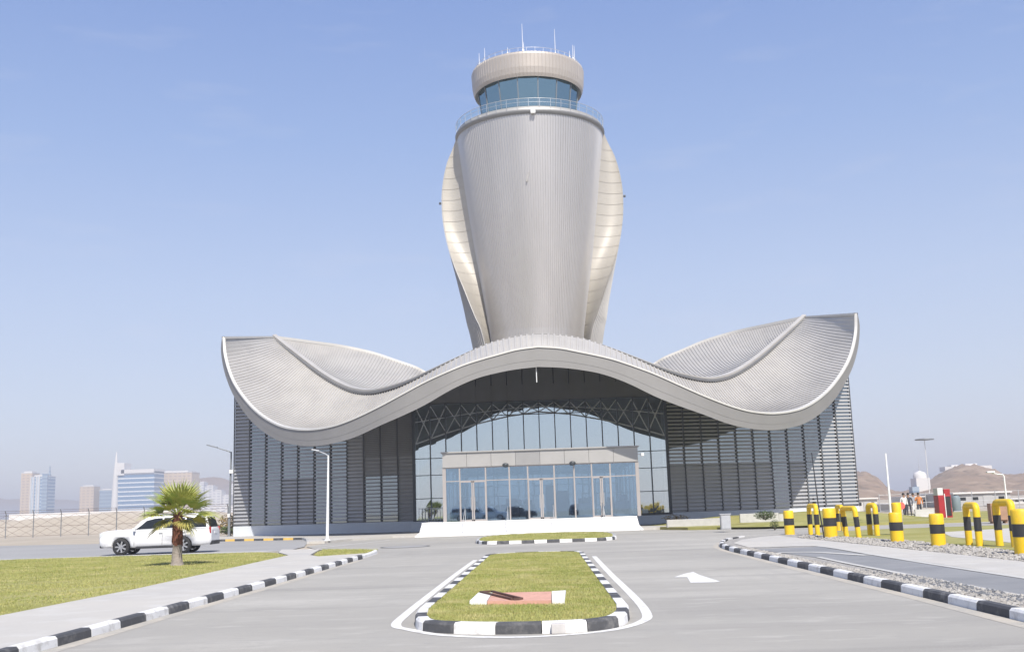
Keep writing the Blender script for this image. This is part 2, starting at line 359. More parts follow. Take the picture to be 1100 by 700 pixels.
isl_in = np.array([(1.1, 38.2), (.95, 39.0), (.4, 39.5), (-.4, 39.7), (-1.15, 39.6), (-1.75, 39.25), (-2.0, 38.5), (-2.0, 18.2), (-1.9, 17.1), (-1.68, 16.35), (-1.1, 15.92), (-.4, 15.7), (.35, 15.74), (.82, 16.1), (1.02, 16.9), (1.1, 18), (1.1, 38.2)])
slab('island_lawn', [tuple(p) for p in isl_in[:-1]], -.02, .14, M['lawn'])
def ribbon(name, pts, w, z, m, smooth=True):
    P = spline(np.array(pts, float), 8) if smooth else np.array(pts, float)
    a, b = offset_path(P, w/2), offset_path(P, -w/2)
    ob = MB().grid([[(*p, z) for p in b], [(*p, z) for p in a]], smooth=False).build(name, m); ob['kind'] = 'structure'; return ob
ribbon('road_marking', [(1.62, 38), (1.6, 28), (1.62, 21.5), (1.58, 18.2), (1.4, 16.7), (.75, 15.55), (-.4, 15.15), (-1.45, 15.6), (-2.1, 16.5), (-2.4, 17.2), (-2.47, 19), (-2.5, 24), (-2.52, 31), (-2.5, 38)], .16, .009, M['line'])
# second island in front of the steps
isl2 = [(3.6, 56), (3.2, 54.6), (2.2, 53.8), (-.3, 53.7), (-2.4, 53.8), (-3.3, 54.8), (-3.75, 57.5), (-3.8, 63), (-3, 66.5), (-1.6, 68.2), (0, 68.6), (2, 68), (3.4, 66), (3.85, 62), (3.6, 56)]
kerb('kerb', isl2[::-1], .62, .2, .16, [KW, KB], 0)
isl2_in = offset_path(spline(np.array(isl2[::-1]), 4), .2)
slab('island_lawn', [tuple(p) for p in isl2_in[:-1]], -.02, .14, M['lawn'])
kerb('kerb', [(-17.2, 77.2), (-20, 78.4), (-24.4, 80.3)], .85, .2, .16, [KB, KY], 0, smooth=False)
kerb('kerb', [(-14.4, 66), (-16.0, 73), (-17.2, 77.2)], 1.2, .2, .15, [M['kerb_conc']], 0)
kerb('kerb', [(10.2, 77), (7.9, 74.4)][::-1], .8, .18, .14, [KB, KW], 0, smooth=False)
# give-way line at the left mouth, arrow on the right lane
ribbon('road_marking', [(-12.6, 51.6), (-11.9, 57.5), (-9.8, 68)], .14, .013, M['line'])
sheet('road_marking', [(2.98, 26.1), (3.35, 27.2), (3.68, 27.9), (3.66, 26.7), (3.78, 24.3), (3.62, 24.1), (3.12, 24.2), (3.28, 26.0)], .009, M['line'])
M['dust'] = layered('sandy_dust', (.47, .43, .365), [((.40, .38, .34), 1.2, .42, .6, None), ((.52, .475, .40), 5, .5, .7, None), ((.36, .34, .30), 9, .55, .75, None)], .95, .3, 50)
ribbon('road_edge', [(-6.93, 4), (-6.9, 14), (-6.93, 20), (-6.9, 27), (-6.95, 34), (-7.0, 41)], .24, .0075, M['dust'])
ribbon('road_edge', [(6.26, 4), (6.24, 14), (6.28, 20), (6.23, 27), (6.27, 34), (6.3, 38.5), (6.6, 42.8), (7.4, 46.9)], .26, .0075, M['dust'])
# oval manhole ring
mh = MB()
cx, cy = -7.1, 54.6
mh.grid([[(cx+math.cos(a)*r*1.25, cy+math.sin(a)*r*1.6, .014) for a in np.linspace(0, 2*math.pi, 33)] for r in (.9, 1.0)], smooth=False)
mh.grid([[(cx+math.cos(a)*r*1.25, cy+math.sin(a)*r*1.6, .012) for a in np.linspace(0, 2*math.pi, 33)] for r in (.01, .9)], 1, smooth=False)
tag(mh.build('manhole_cover', [M['kerb_black'], M['lot']]), 'wide oval manhole cover with dark rim set in the road left of the far island', 'manhole cover')
# right verge
slab('verge_bed', [(6.58, -40), (6.58, 34), (6.6, 39), (6.9, 43), (7.75, 46.8), (9, 50), (11.6, 52.8), (16, 55.9), (60, 57.4), (60, 20), (40, -40)], -.02, .10, M['gravelbed'])
sheet('dark_strip', [(7.55, -40), (7.55, 20), (7.5, 31), (7.0, 37.2), (9.3, 37.6), (9.15, 33), (9.0, 24), (9.0, -40)], .108, M['path'])  # strip drawn darker than the verge beside it
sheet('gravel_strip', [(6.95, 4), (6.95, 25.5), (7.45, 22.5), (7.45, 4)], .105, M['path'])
ribbon('pale_edging', [(7.5, -20), (7.5, 10), (7.5, 20), (7.5, 27), (7.6, 31)], .16, .116, M['edging'])
ribbon('pale_edging', [(6.75, 33.0), (7.2, 34.0), (8.2, 33.6), (9.0, 31)], .34, .118, M['edging'])
ribbon('pale_edging', [(9.1, -20), (9.1, 20), (9.22, 30), (9.35, 37.6), (8.2, 38.4), (6.9, 38.0)], .2, .116, M['edging'])
sheet('pavement', [(9.2, -40), (9.2, 20), (9.33, 30), (9.46, 37.7), (8, 38.6), (7.1, 38.6), (7.3, 43), (8.2, 46.3), (9.6, 49.2), (10.6, 50.3), (10.6, 46), (11.0, 36), (11.2, 28), (11.3, -40)], .112, M['pave'])
sheet('verge_lawn', [(13.2, 20), (13.1, 40), (12.0, 50), (13, 52.6), (16.5, 54.6), (26, 55.5), (26, 44), (19, 40), (22, 30), (22, 20)], .112, M['lawn'])
sheet('side_road', [(14.6, 20), (14.8, 33), (15.4, 42), (17, 47.5), (22, 50.5), (60, 52), (60, 44), (60, 20)], .120, M['pave'])
slab('building_lawn', [(7.7, 74), (9, 69.6), (14, 66.4), (60, 66.4), (60, 95), (31, 95), (31, 86.5), (12.5, 79.5)], -.02, .16, M['lawn'])

def in_poly(P, poly):
    x, y = P[:, 0], P[:, 1]; c = np.zeros(len(P), bool); n = len(poly)
    for i in range(n):
        x1, y1 = poly[i]; x2, y2 = poly[(i+1) % n]
        k = ((y1 > y) != (y2 > y)) & (x < (x2-x1)*(y-y1)/((y2-y1) or 1e-9)+x1); c ^= k
    return c
def grass(poly, n, z, h, w, label, bounds=None):
    poly = [tuple(p) for p in poly]; A = np.array(poly); lo, hi = A.min(0), A.max(0)
    if bounds: lo, hi = np.maximum(lo, bounds[0]), np.minimum(hi, bounds[1])
    P = rng.uniform(lo, hi, (n, 2)); P = P[in_poly(P, poly)]; k = len(P)
    bare = np.sin(P[:, 0]*.9+1.3*np.sin(P[:, 1]*.37))*np.sin(P[:, 1]*.55+np.sin(P[:, 0]*.8))+.35*np.sin(P[:, 0]*4.1+P[:, 1]*2.2)*np.sin(P[:, 1]*3.3)
    P = P[(bare < .78) | (rng.uniform(0, 1, k) < .25)]; k = len(P)
    clump = .55+.45*np.sin(P[:, 0]*3.1+np.sin(P[:, 1]*2.3)*2)*np.sin(P[:, 1]*2.7)
    H = h*rng.uniform(.45, 1.15, k)*(.8+.3*clump); a = rng.uniform(0, 2*math.pi, k); b = rng.uniform(0, 2*math.pi, k); ln = rng.uniform(.1, .8, k)*H
    V = np.zeros((k, 3, 3)); dx, dy = np.cos(a)*w/2, np.sin(a)*w/2
    V[:, 0] = np.stack([P[:, 0]-dx, P[:, 1]-dy, np.full(k, z-.005)], 1); V[:, 1] = np.stack([P[:, 0]+dx, P[:, 1]+dy, np.full(k, z-.005)], 1)
    V[:, 2] = np.stack([P[:, 0]+np.cos(b)*ln, P[:, 1]+np.sin(b)*ln, z+H], 1)
    me = bpy.data.meshes.new('grass'); me.vertices.add(3*k); me.vertices.foreach_set('co', V.reshape(-1)); me.loops.add(3*k)
    me.loops.foreach_set('vertex_index', np.arange(3*k, dtype=np.int32)); me.polygons.add(k)
    me.polygons.foreach_set('loop_start', np.arange(0, 3*k, 3, dtype=np.int32)); me.materials.append(M['blade']); me.update(calc_edges=True)
    o = bpy.data.objects.new('grass', me); COL.objects.link(o); return tag(o, label, 'grass', None, 'stuff')
grass(isl_in[:-1], 90000, .14, .034, .016, 'yellow green mown grass on the central island')
grass(isl2_in[:-1], 26000, .14, .045, .03, 'thin strip of grass on the far island before the steps')
grass(lawn_poly, 220000, .13, .042, .026, 'patchy yellow green lawn around the fan palm', ((-34, 15), (-9, 51)))
grass(lawn2, 4000, .13, .06, .03, 'small wedge of grass at the end of the pavement')
def stones(poly, n, z, smin, smax, m, label):
    A = np.array(poly); P = rng.uniform(A.min(0), A.max(0), (n, 2)); P = P[in_poly(P, poly)]; o = MB()
    base = [(1, 0, 0), (0, 1, 0), (-1, 0, 0), (0, -1, 0), (0, 0, 1), (0, 0, -1)]
    for x, y in P:
        s = random.uniform(smin, smax)*random.choice((.6, .8, 1, 1)); q = Matrix.Rotation(random.uniform(0, 6.3), 3, 'Z') @ Matrix.Rotation(random.uniform(-.6, .6), 3, 'X')
        vs = [q @ Vector((a*s*random.uniform(.7, 1.2), b*s*random.uniform(.7, 1.2), c*s*random.uniform(.5, .8)))+Vector((x, y, z+s*.25)) for a, b, c in base]
        o.add(vs, [(0, 1, 4), (1, 2, 4), (2, 3, 4), (3, 0, 4), (1, 0, 5), (2, 1, 5), (3, 2, 5), (0, 3, 5)])
    return tag(o.build('gravel', m), label, 'gravel', None, 'stuff')
stones([(6.6, 10), (6.6, 34), (6.62, 39), (6.95, 39), (7.0, 25.5), (7.45, 22.3), (7.45, 10)], 7000, .10, .03, .07, M['stone'], 'pale loose gravel along the right kerb')
stones([(6.96, 10), (6.96, 25.3), (7.44, 22.4), (7.44, 10)], 2500, .106, .03, .06, M['darkstone'], 'dark loose gravel beside the dark strip')
stones([(11.3, 22), (11.1, 36), (10.7, 47), (11.8, 50), (13.0, 40), (13.1, 22)], 5200, .10, .03, .085, M['stone'], 'pale rubble around the feet of the yellow bollards')

# items on the central island
pt_ = thing('paved_patch', (-.5, 19.7, .14), 'red tiled strip with white ends set in the grass of the near island', 'paving')
MB().prism([(-.55, -.95), (.54, -1.2), (.55, .72), (-.54, .84)], -.02, .062).build('red_tiles', M['red_tile'], pt_)
MB().prism([(-.86, -.85), (-.56, -.95), (-.55, .84), (-.82, .95)], -.02, .066).build('end_slab', M['white'], pt_)
MB().prism([(.55, -1.2), (.76, -1.28), (.82, .85), (.56, .72)], -.02, .066).build('end_slab', M['white'], pt_)
br = MB(); za = .222
br.bar((-1.27, 20.6, za), (-.62, 18.75, za), .05, .03); br.bar((-1.06, 20.65, za), (-.46, 18.8, za), .05, .03)
br.bar((-1.24, 20.63, za+.001), (-1.09, 20.67, za+.001), .05, .028); br.bar((-.6, 18.72, za+.001), (-.48, 18.75, za+.001), .05, .028)
tag(br.build('steel_frame', M['rust']), 'rusty brown twin bar frame lying across the red tiled strip', 'metal frame')
tag(MB().box((.12, 15.45, .075), (.2, .14, .14), bev=.012).build('concrete_block', M['block']), 'small grey concrete block against the front kerb of the near island', 'block')

# ================================================================== TERMINAL BUILDING
XC = -.1
B = thing('terminal_building', (XC, 87, 0), 'terminal building with grey wave shaped roof, glass front and louvred wings', 'building')
Dx = np.array([237, 241, 247, 255, 269, 285, 305, 330, 354, 376, 404, 432, 456, 480, 516, 578])
Dv = np.array([90, 89, 87.5, 86, 84, 81.8, 79.5, 77.2, 75.5, 74.3, 73.2, 72.5, 72.2, 72, 72, 72])
Fu = [(576, 373), (555, 376), (534.5, 381.5), (515, 387), (498, 392.5), (480, 400), (456, 411), (432, 424), (404, 439), (376, 452), (354, 459), (330, 462), (305, 459), (285, 449.5), (269, 436), (255, 418), (247, 402), (241.5, 382), (240, 363)]
Fl = [(576, 394), (555, 396.5), (536, 400), (516, 405), (498, 412), (480, 421), (456, 435), (432, 446.5), (408, 457), (382, 469), (358, 476), (336, 479), (320, 478), (303, 474.5), (285, 465), (268, 450), (254, 430), (246, 414), (240, 395), (237.3, 376), (238.2, 364.5)]
Sx = [(576, 359, 76), (560, 360.5, 76), (531, 367, 76), (507, 376.5, 76.3), (480, 390, 77), (460, 400.5, 78), (441, 410, 79.5), (423, 417, 81.5), (400, 422, 84.5), (380, 420, 87.5), (363, 413, 90), (345, 402, 93), (325, 387, 97), (305, 371.5, 101), (294, 362.4, 103)]
Tx = [(294, 362.4, 104), (330, 367.2, 108), (367, 372.3, 112), (400, 379.4, 114), (426, 388, 115), (445, 394.5, 115.5), (460, 402, 116)]
def w3(pts): return [at(p[0], p[1], p[2] if len(p) > 2 else float(np.interp(p[0], Dx, Dv)))-Vector((XC, 0, 0)) for p in pts]
fu, fl, sx, tx = w3(Fu), w3(Fl), w3(Sx), w3(Tx)
for c in (fu, fl, sx): c[0].x = 0
tx = [Vector((0, 113, 14.3)), Vector((-4, 113.5, 14.4)), Vector((-9, 115, 14.6))]+tx[::-1]
H = 96; SUB = 4
tt = np.array([(i+s)/H for i in range(H) for s in (0, .62, .66, .96)]+[1.0])
def half(c):
    C = spline(c, 10); return smooth_curve(resample(C, 400), 6)
def both(c, par):
    L = resample(half(c), par); Rr = L.copy(); Rr[:, 0] *= -1; A = np.vstack([L[::-1], Rr[1:]]); A[:, 0] += XC; return A
hgt = np.array([0, 0, 1, 1]*H+[0]); hgt = np.r_[hgt[::-1], hgt[1:]]
Fu3, Fl3, S3, T3 = (both(c, tt) for c in (fu, fl, sx, tx))
R3 = T3.copy(); R3[:, 1] += 17; R3[:, 2] -= 6.5; R3[:, 0] = (R3[:, 0]-XC)*.86+XC
tpar = np.abs(np.r_[tt[::-1], tt[1:]])
def rows_top(off=0., ribs=True, n1=12, n2=12, front=Fu3):
    rows = []
    for i in range(n1+1):
        s = i/n1; A = front*(1-s)+S3*s
        A = A.copy(); A[:, 2] += -np.sin(np.pi*s)*(.75*np.clip(tpar/.4, 0, 1)*np.clip((1-tpar)/.25, 0, 1)-.25*np.clip(1-tpar/.4, 0, 1)); rows.append(A)
    for i in range(1, n2+1):
        s = i/n2; A = S3*(1-s)+T3*s; A = A.copy(); A[:, 2] -= np.sin(np.pi*s)*1.1*np.clip(tpar/.5, 0, 1)*np.clip((1-tpar)/.2, 0, 1); rows.append(A)
    for i in range(1, 5):
        s = i/4; A = T3*(1-s)+R3*s; A = A.copy(); A[:, 2] += np.sin(np.pi*s)*.8; rows.append(A)
    for A in rows: A[:, 2] += off+(hgt*.075 if ribs else 0)
    return rows
top = rows_top()
roof = MB().grid([[tuple(p) for p in r] for r in top], smooth=False).build('roof', M['roof'], B, True)
# underside follows the roof 1.1 m lower, starting at the fascia's lower edge
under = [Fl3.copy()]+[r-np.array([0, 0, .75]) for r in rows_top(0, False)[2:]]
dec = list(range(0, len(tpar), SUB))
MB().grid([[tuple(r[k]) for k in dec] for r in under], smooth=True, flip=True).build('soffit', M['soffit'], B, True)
fa = MB()
mid = (Fu3*.35+Fl3*.65); mid[:, 1] -= .0
up = Fu3+np.array([0, 0, .02])
fa.grid([[tuple(Fl3[k]) for k in dec], [tuple(mid[k]) for k in dec]], smooth=True)
mid2 = mid+np.array([0, -.015, 0]); fa.grid([[tuple(mid[k]) for k in dec], [tuple(mid2[k]) for k in dec], [tuple((up+np.array([0, -.015, 0]))[k]) for k in dec]], smooth=False)
for e in (0, -1):   # side and back edges
    a = [tuple(r[e]) for r in rows_top(.1, False)]; b = [tuple(r[e]) for r in ([Fl3]+[q-np.array([0, 0, .75]) for q in rows_top(0, False)[1:]])]
    fa.grid([b, a] if e == -1 else [a, b], smooth=True)
fa.grid([[tuple(R3[k]+np.array([0, 0, .1])) for k in dec], [tuple(R3[k]-np.array([0, 0, .75])) for k in dec]], smooth=True)
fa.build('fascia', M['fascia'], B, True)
def sweep(P, prof):
    """sweep a (side, up) profile along the 3D path"""
    rows = []
    for i, p in enumerate(P):
        t = P[min(i+1, len(P)-1)]-P[max(i-1, 0)]; t = t/np.linalg.norm(t); side = np.cross([0, 0, 1], t); side = side/np.linalg.norm(side)
        rows.append([tuple(p+side*a+np.array([0, 0, 1])*b) for a, b in prof])
    return rows
o = MB(); rim = Fu3[dec]; o.grid(sweep(rim, [(-.08, -.02), (-.08, .10), (.15, .15), (.17, -.03)]), smooth=False)
o.build('rim_trim', M['rimtrim'], B, True)
o = MB(); edge = rows_top(0, False)
for e in (0, -1):
    o = MB(); P = np.array([r[e] for r in edge[:-4]]); o.grid(sweep(P, [(-.14, -.05), (-.14, .14), (.14, .14), (.14, -.05)]), smooth=False)
    o.build('edge_trim', M['rimtrim'], B, True)
o = MB(); o.grid(sweep(T3[dec][1:-1], [(-.18, -.1), (-.15, .18), (.2, .18), (.22, -.1)]), smooth=False); o.build('rear_trim', M['rimtrim'], B, True)
o = MB(); S3d = smooth_curve(S3[dec], 2)
def seam(prof, mi):
    rows_ = []
    for k, p in enumerate(S3d):
        t = S3d[min(k+1, len(S3d)-1)]-S3d[max(k-1, 0)]; t = t/np.linalg.norm(t); side = np.cross([0, 0, 1], t); side = side/np.linalg.norm(side)
        f = .12+.88*min(1, max(0, (abs(p[0]-XC)-5)/6)); rows_.append([tuple(p+side*a*f+np.array([0, 0, 1])*(b*f+.02)) for a, b in prof])
    o.grid(rows_, mi, smooth=False)
seam([(-.30, -.1), (-.30, .10), (-.1, .11)], 1)  # dark strip paints the shadow line below the raised seam
seam([(-.1, -.1), (-.12, .26), (.24, .34), (.36, .0)], 0)
o.build('roof_seam', [M['roof'], M['spandrel']], B, True)

# underside lookup for the walls
bm = bmesh.new(); uv = [[bm.verts.new(tuple(r[k])) for k in dec] for r in under]
for i in range(len(uv)-1):
    for k in range(len(uv[0])-1): bm.faces.new((uv[i][k], uv[i][k+1], uv[i+1][k+1], uv[i+1][k]))
bvh = BVHTree.FromBMesh(bm); bm.free()
def under_z(x, y, dflt):
    hit = bvh.ray_cast(Vector((x, y, -5)), Vector((0, 0, 1)))[0]; return hit.z if hit else dflt

GD = 87.0; GX0, GX1 = -10.42+XC*0, 9.9
FZ = .92
# curtain wall
cw = GD
nb = 16; xs = [GX0+(GX1-GX0)*i/nb for i in range(nb+1)]
g = MB()
for i in range(nb):
    zt = 10.3; e = random.uniform(-.012, .012); e2 = random.uniform(-.012, .012)
    zs = [FZ, 2.7, 4.55, 5.9, 9.2, zt]
    for a, b in zip(zs[:-1], zs[1:]): g.add([(xs[i]+.03, cw+e, a+.03), (xs[i+1]-.03, cw+e2, a+.03), (xs[i+1]-.03, cw+e2*.5, b-.03), (xs[i]+.03, cw+e*.5, b-.03)], [(0, 1, 2, 3)])
CW = g.build('curtain_wall', M['glass'], B, True)
o = MB()
for x in xs: o.box((x, cw-.06, (FZ+10.3)/2), (.075, .24, 10.3-FZ))
for z in (FZ+.05, 2.7, 4.55, 5.9, 9.2, 10.27): o.box(((GX0+GX1)/2, cw-.03, z), (GX1-GX0-.08, .14, .055))
o.build('mullions', M['mullion'], CW, True)
o = MB()
xx = np.linspace(GX0, GX1, 17)
for a, b in zip(xx[:-1], xx[1:]):
    za, zb = under_z(a, cw+.1, 13)-.02, under_z(b, cw+.1, 13)-.02
    o.hexa([(a+.035, cw-.02, 10.33), (b-.035, cw-.02, 10.33), (b-.035, cw+.2, 10.33), (a+.035, cw+.2, 10.33), (a+.035, cw-.02, za), (b-.035, cw-.02, zb), (b-.035, cw+.2, zb), (a+.035, cw+.2, za)])
o.box(((GX0+GX1)/2, cw+.1, 11), (GX1-GX0, .1, 1.3))
o.build('spandrel_panel', M['spandrel'], B, True)
# interior
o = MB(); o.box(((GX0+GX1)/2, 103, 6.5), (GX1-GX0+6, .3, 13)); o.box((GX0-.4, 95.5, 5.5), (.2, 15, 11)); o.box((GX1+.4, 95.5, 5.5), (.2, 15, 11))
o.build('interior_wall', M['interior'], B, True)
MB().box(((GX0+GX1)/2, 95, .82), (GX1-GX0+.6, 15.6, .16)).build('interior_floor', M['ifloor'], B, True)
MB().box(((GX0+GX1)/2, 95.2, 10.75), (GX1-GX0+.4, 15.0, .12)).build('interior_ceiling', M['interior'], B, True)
# steel lattice set outside the upper glass to catch light, between the mullions
o = MB(); n = 8; zt = 10.12; X = np.linspace(GX0+.1, GX1-.1, n+1); Y = GD-.075
bot = [zt-.75-2.25*abs((x-(GX0+GX1)/2)/10)**1.5 for x in X]; md_ = [zt-.42*(zt-b) for b in bot]
for i in range(n):
    m_ = (X[i]+X[i+1])/2; mb = (bot[i]+bot[i+1])/2; k = .03
    o.bar((X[i], Y, bot[i]), (X[i+1], Y, bot[i+1]), k, .10); o.bar((X[i], Y, zt), (m_, Y, mb), k, .085); o.bar((X[i+1], Y+.002, zt), (m_, Y+.002, mb), k, .085)
    o.bar((X[i], Y+.004, bot[i]), (m_, Y+.004, zt), k, .07); o.bar((X[i+1], Y+.006, bot[i+1]), (m_, Y+.006, zt), k, .07)
    o.bar((X[i], Y+.008, md_[i]), (X[i+1], Y+.008, md_[i+1]), k, .06)
o.build('steel_lattice', M['truss'], B, True)
# louvred wings
def wing(p0, p1, n, side):
    p0, p1 = np.array(p0), np.array(p1); d = (p1-p0)/n; ux = d/np.linalg.norm(d); nx = np.array([ux[1], -ux[0]])
    if nx[1] > 0: nx = -nx
    for i in range(n):
        a, b = p0+d*i, p0+d*(i+1)
        za = under_z(*(a+nx*.1), 12.5)-.04; zb = under_z(*(b+nx*.1), 12.5)-.04
        def q(p, off, z): v = p+nx*off; return (v[0], v[1], z)
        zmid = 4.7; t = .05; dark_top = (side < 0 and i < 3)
        o = MB()
        L = np.linalg.norm(d); z = 1.15; k = 0
        while z < max(za, zb)-.1:
            lim = lambda s: za+(zb-za)*s
            s0, s1 = .045, .955
            # clip the slat to the sloping head
            if lim(s0) < z+.12 or lim(s1) < z+.12:
                r = (z+.12-za)/(zb-za) if abs(zb-za) > 1e-5 else 0
                if lim(s0) < z+.12: s0 = min(max(s0, r), .95)
                else: s1 = max(min(s1, r), .05)
            if s1-s0 > .12:
                e, f = a+d*s0, a+d*s1
                hs = .135 if not dark_top else .09
                if ux[0] < 0: e, f = f, e
                o.hexa([q(e, .17, z), q(f, .17, z), q(f, .06, z+.02), q(e, .06, z+.02), q(e, .15, z+hs), q(f, .15, z+hs), q(f, .06, z+hs), q(e, .06, z+hs)])
            z += .295 if not (dark_top and z > 5.9) else .15; k += 1
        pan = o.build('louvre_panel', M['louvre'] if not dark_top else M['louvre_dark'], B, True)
        spec = WING[side][i]
        bk = MB(); mi = {'g': 0, 'd': 1}
        s_ = 1 if ux[0] > 0 else -1
        for (zl0, zr0, zl1, zr1, kk) in ((1.0, 1.0, zmid, zmid, spec[1]), (zmid+.03, zmid+.03, max(za, zmid+.1), max(zb, zmid+.1), spec[0])):
            bk.add([q(a+d*.03, .0, zl0), q(b-d*.03, .0, zr0), q(b-d*.03, .0, zr1), q(a+d*.03, .0, zl1)], [(0, 1, 2, 3) if s_ > 0 else (3, 2, 1, 0)], mi[kk])
        bk.build('backing_panel', [M['blue_glass'], M['backing'] if side < 0 else M['backing_lit']], pan, True)
        fr = MB(); fr.bar(q(a, .08, 1.0), q(a, .08, za), .2, .06)
        if i == n-1: fr.bar(q(b, .08, 1.0), q(b, .08, zb), .2, .06)
        fr.bar(q(a, .04, zmid), q(b, .04, zmid), .1, .08)
        fr.build('post', M['post'], pan, True)
    # wall core behind, so that nothing shows through
    o = MB(); st = 24
    for i in range(st):
        a, b = p0+(p1-p0)*i/st, p0+(p1-p0)*(i+1)/st; za, zb = (under_z(*p, 12.5)-.06 for p in (a-nx*.4, b-nx*.4))
        P = [(*(a-nx*.4), .2), (*(b-nx*.4), .2), (*(b-nx*.9), .2), (*(a-nx*.9), .2)]
        o.hexa(P+[(P[0][0], P[0][1], za), (P[1][0], P[1][1], zb), (P[2][0], P[2][1], zb-.05), (P[3][0], P[3][1], za-.05)])
    o.build('wall', M['backing'], B, True)
    o = MB(); o.hexa([(*(p0+nx*.12), .1), (*(p1+nx*.12), .1), (*(p1-nx*.5), .1), (*(p0-nx*.5), .1), (*(p0+nx*.12), .97), (*(p1+nx*.12), .97), (*(p1-nx*.5), .97), (*(p0-nx*.5), .97)])
    o.build('plinth', M['plinth'] if side < 0 else M['plinth'], B, True)
WING = {-1: ['dd', 'dg', 'dg', 'dd', 'gg', 'gg', 'gd', 'gd', 'gg', 'gg', 'dd'], 1: ['gd', 'gd', 'gd', 'gd', 'gd', 'gd', 'gg', 'gd', 'gg', 'gg', 'gg']}
wing((GX0-.05, 87.5), (-26.4, 91.4), 11, -1)
wing((GX1+.05, 87.5), (26.1, 91.4), 11, 1)
# side and rear walls
for sx_ in (-1, 1):
    o = MB()
    X = -26.4 if sx_ < 0 else 26.1
    ys = np.linspace(91.6, 112, 7)
    for a, b in zip(ys[:-1], ys[1:]):
        za, zb = under_z(X, a, 13)-.1, under_z(X, b, 13)-.1; x2 = X-sx_*.5
        pp = [(min(X, x2), a), (max(X, x2), a), (max(X, x2), b), (min(X, x2), b)]
        o.hexa([(*p, .1) for p in pp]+[(*pp[0], za), (*pp[1], za), (*pp[2], zb), (*pp[3], zb)])
    o.build('side_wall', M['louvre'], B, True)
# corner reveals either side of the glass
for X in (GX0-.12, GX1+.12): MB().box((X, 87.2, 5.6), (.14, .8, 9.4)).build('reveal', M['mullion'], B, True)

# vestibule
V = 76.0; VX0, VX1 = -7.05, 6.52; VZ = 5.68; HZ = 4.68
VB = MB()
cols = [477, 494.5, 522.5, 548, 568, 596.5, 618, 637, 657, 683]
cxs = [at(c, 540, V).x for c in cols]; cxs[0] = VX0; cxs[-1] = VX1
for i, x in enumerate(cxs): VB.box((x, V, (FZ+HZ)/2), (.24 if i in (0, 9) else .10, .12, HZ-FZ))
for x in (VX0+.02, VX1-.02):
    for y in (79.6, 83.2, 86.7): VB.box((x, y, (FZ+HZ)/2), (.1, .1, HZ-FZ))
VB.box(((VX0+VX1)/2, V, HZ-.03), (VX1-VX0-.26, .14, .07)); VB.box(((VX0+VX1)/2, V, 3.72), (VX1-VX0-.26, .10, .06))
VB.box((VX0-.0, 81.4, 3.72), (.08, 10.4, .06)); VB.box((VX1, 81.4, 3.72), (.08, 10.4, .06))
ves = VB.build('vestibule', M['alu'], B, True)
o = MB(); n = 8
hx = np.linspace(VX0-.1, VX1+.1, n+1)
for i in range(n):
    o.box(((hx[i]+hx[i+1])/2, V-.06, (HZ+VZ)/2), (hx[i+1]-hx[i]-.02, .16, VZ-HZ-.02), 1 if i in (3,) else 0)
for x in (VX0-.05, VX1+.05): o.box((x, 81.5, (HZ+VZ)/2), (.12, 10.8, VZ-HZ))
o.build('header_panel', [M['header'], M['header_dark']], ves, True)
o = MB(); o.box(((VX0+VX1)/2, 81.4, VZ+.06), (VX1-VX0+.4, 11.3, .10)); o.build('vestibule_roof', M['header'], ves, True)
g = MB()
for i in range(9):
    for z0, z1 in ((FZ+.03, 3.69), (3.75, HZ-.07)):
        e = random.uniform(-.01, .01); y = V+.01
        g.add([(cxs[i]+.05, y+e, z0), (cxs[i+1]-.05, y-e, z0), (cxs[i+1]-.05, y-e, z1), (cxs[i]+.05, y+e, z1)], [(0, 1, 2, 3)])
for x in (VX0, VX1): g.add([(x, V+.1, FZ), (x, 86.9, FZ), (x, 86.9, HZ), (x, V+.1, HZ)], [(0, 1, 2, 3) if x > 0 else (3, 2, 1, 0)])
g.build('vestibule_glass', M['door_glass'], ves, True)
for a, b in ((1, 2), (4, 5), (7, 8)):   # double doors, their frames a little proud of the glass
    d = MB(); x0, x1 = cxs[a], cxs[b]; y = V-.09
    for x in (x0+.03, (x0+x1)/2-.06, (x0+x1)/2+.06, x1-.03): d.box((x, y, (FZ+3.7)/2), (.09, .07, 3.7-FZ))
    d.box(((x0+x1)/2, y, 3.66), (x1-x0-.16, .07, .09)); d.box(((x0+x1)/2, y, FZ+.06), (x1-x0-.16, .07, .12))
    dd = d.build('door', M['alu'], ves, True)
    h = MB()
    for s in (-1, 1): h.tube([((x0+x1)/2+s*.14, y-.08, 1.7), ((x0+x1)/2+s*.14, y-.08, 2.6)], .02, 6)
    dd2 = h.build('handle', M['steel'], ves, True)
# small fittings on the header
for px, py in ((543, 499), (615, 497)):
    p = at(px, py, V-.3); o = MB().lathe([(.02, -.16), (.17, -.12), (.24, .0), (.17, .1), (.03, .14)], 14, tuple(p)); o.bar(p, p+Vector((0, .25, .05)), .07); o.build('wall_lamp', M['mullion'], ves, True)
p = at(690, 488, V-.4); o = MB(); o.box(tuple(p), (.2, .55, .2), bev=.03); o.bar(p, (VX1, V, p.z+.1), .06); o.build('security_camera', M['pole_white'], ves, True)
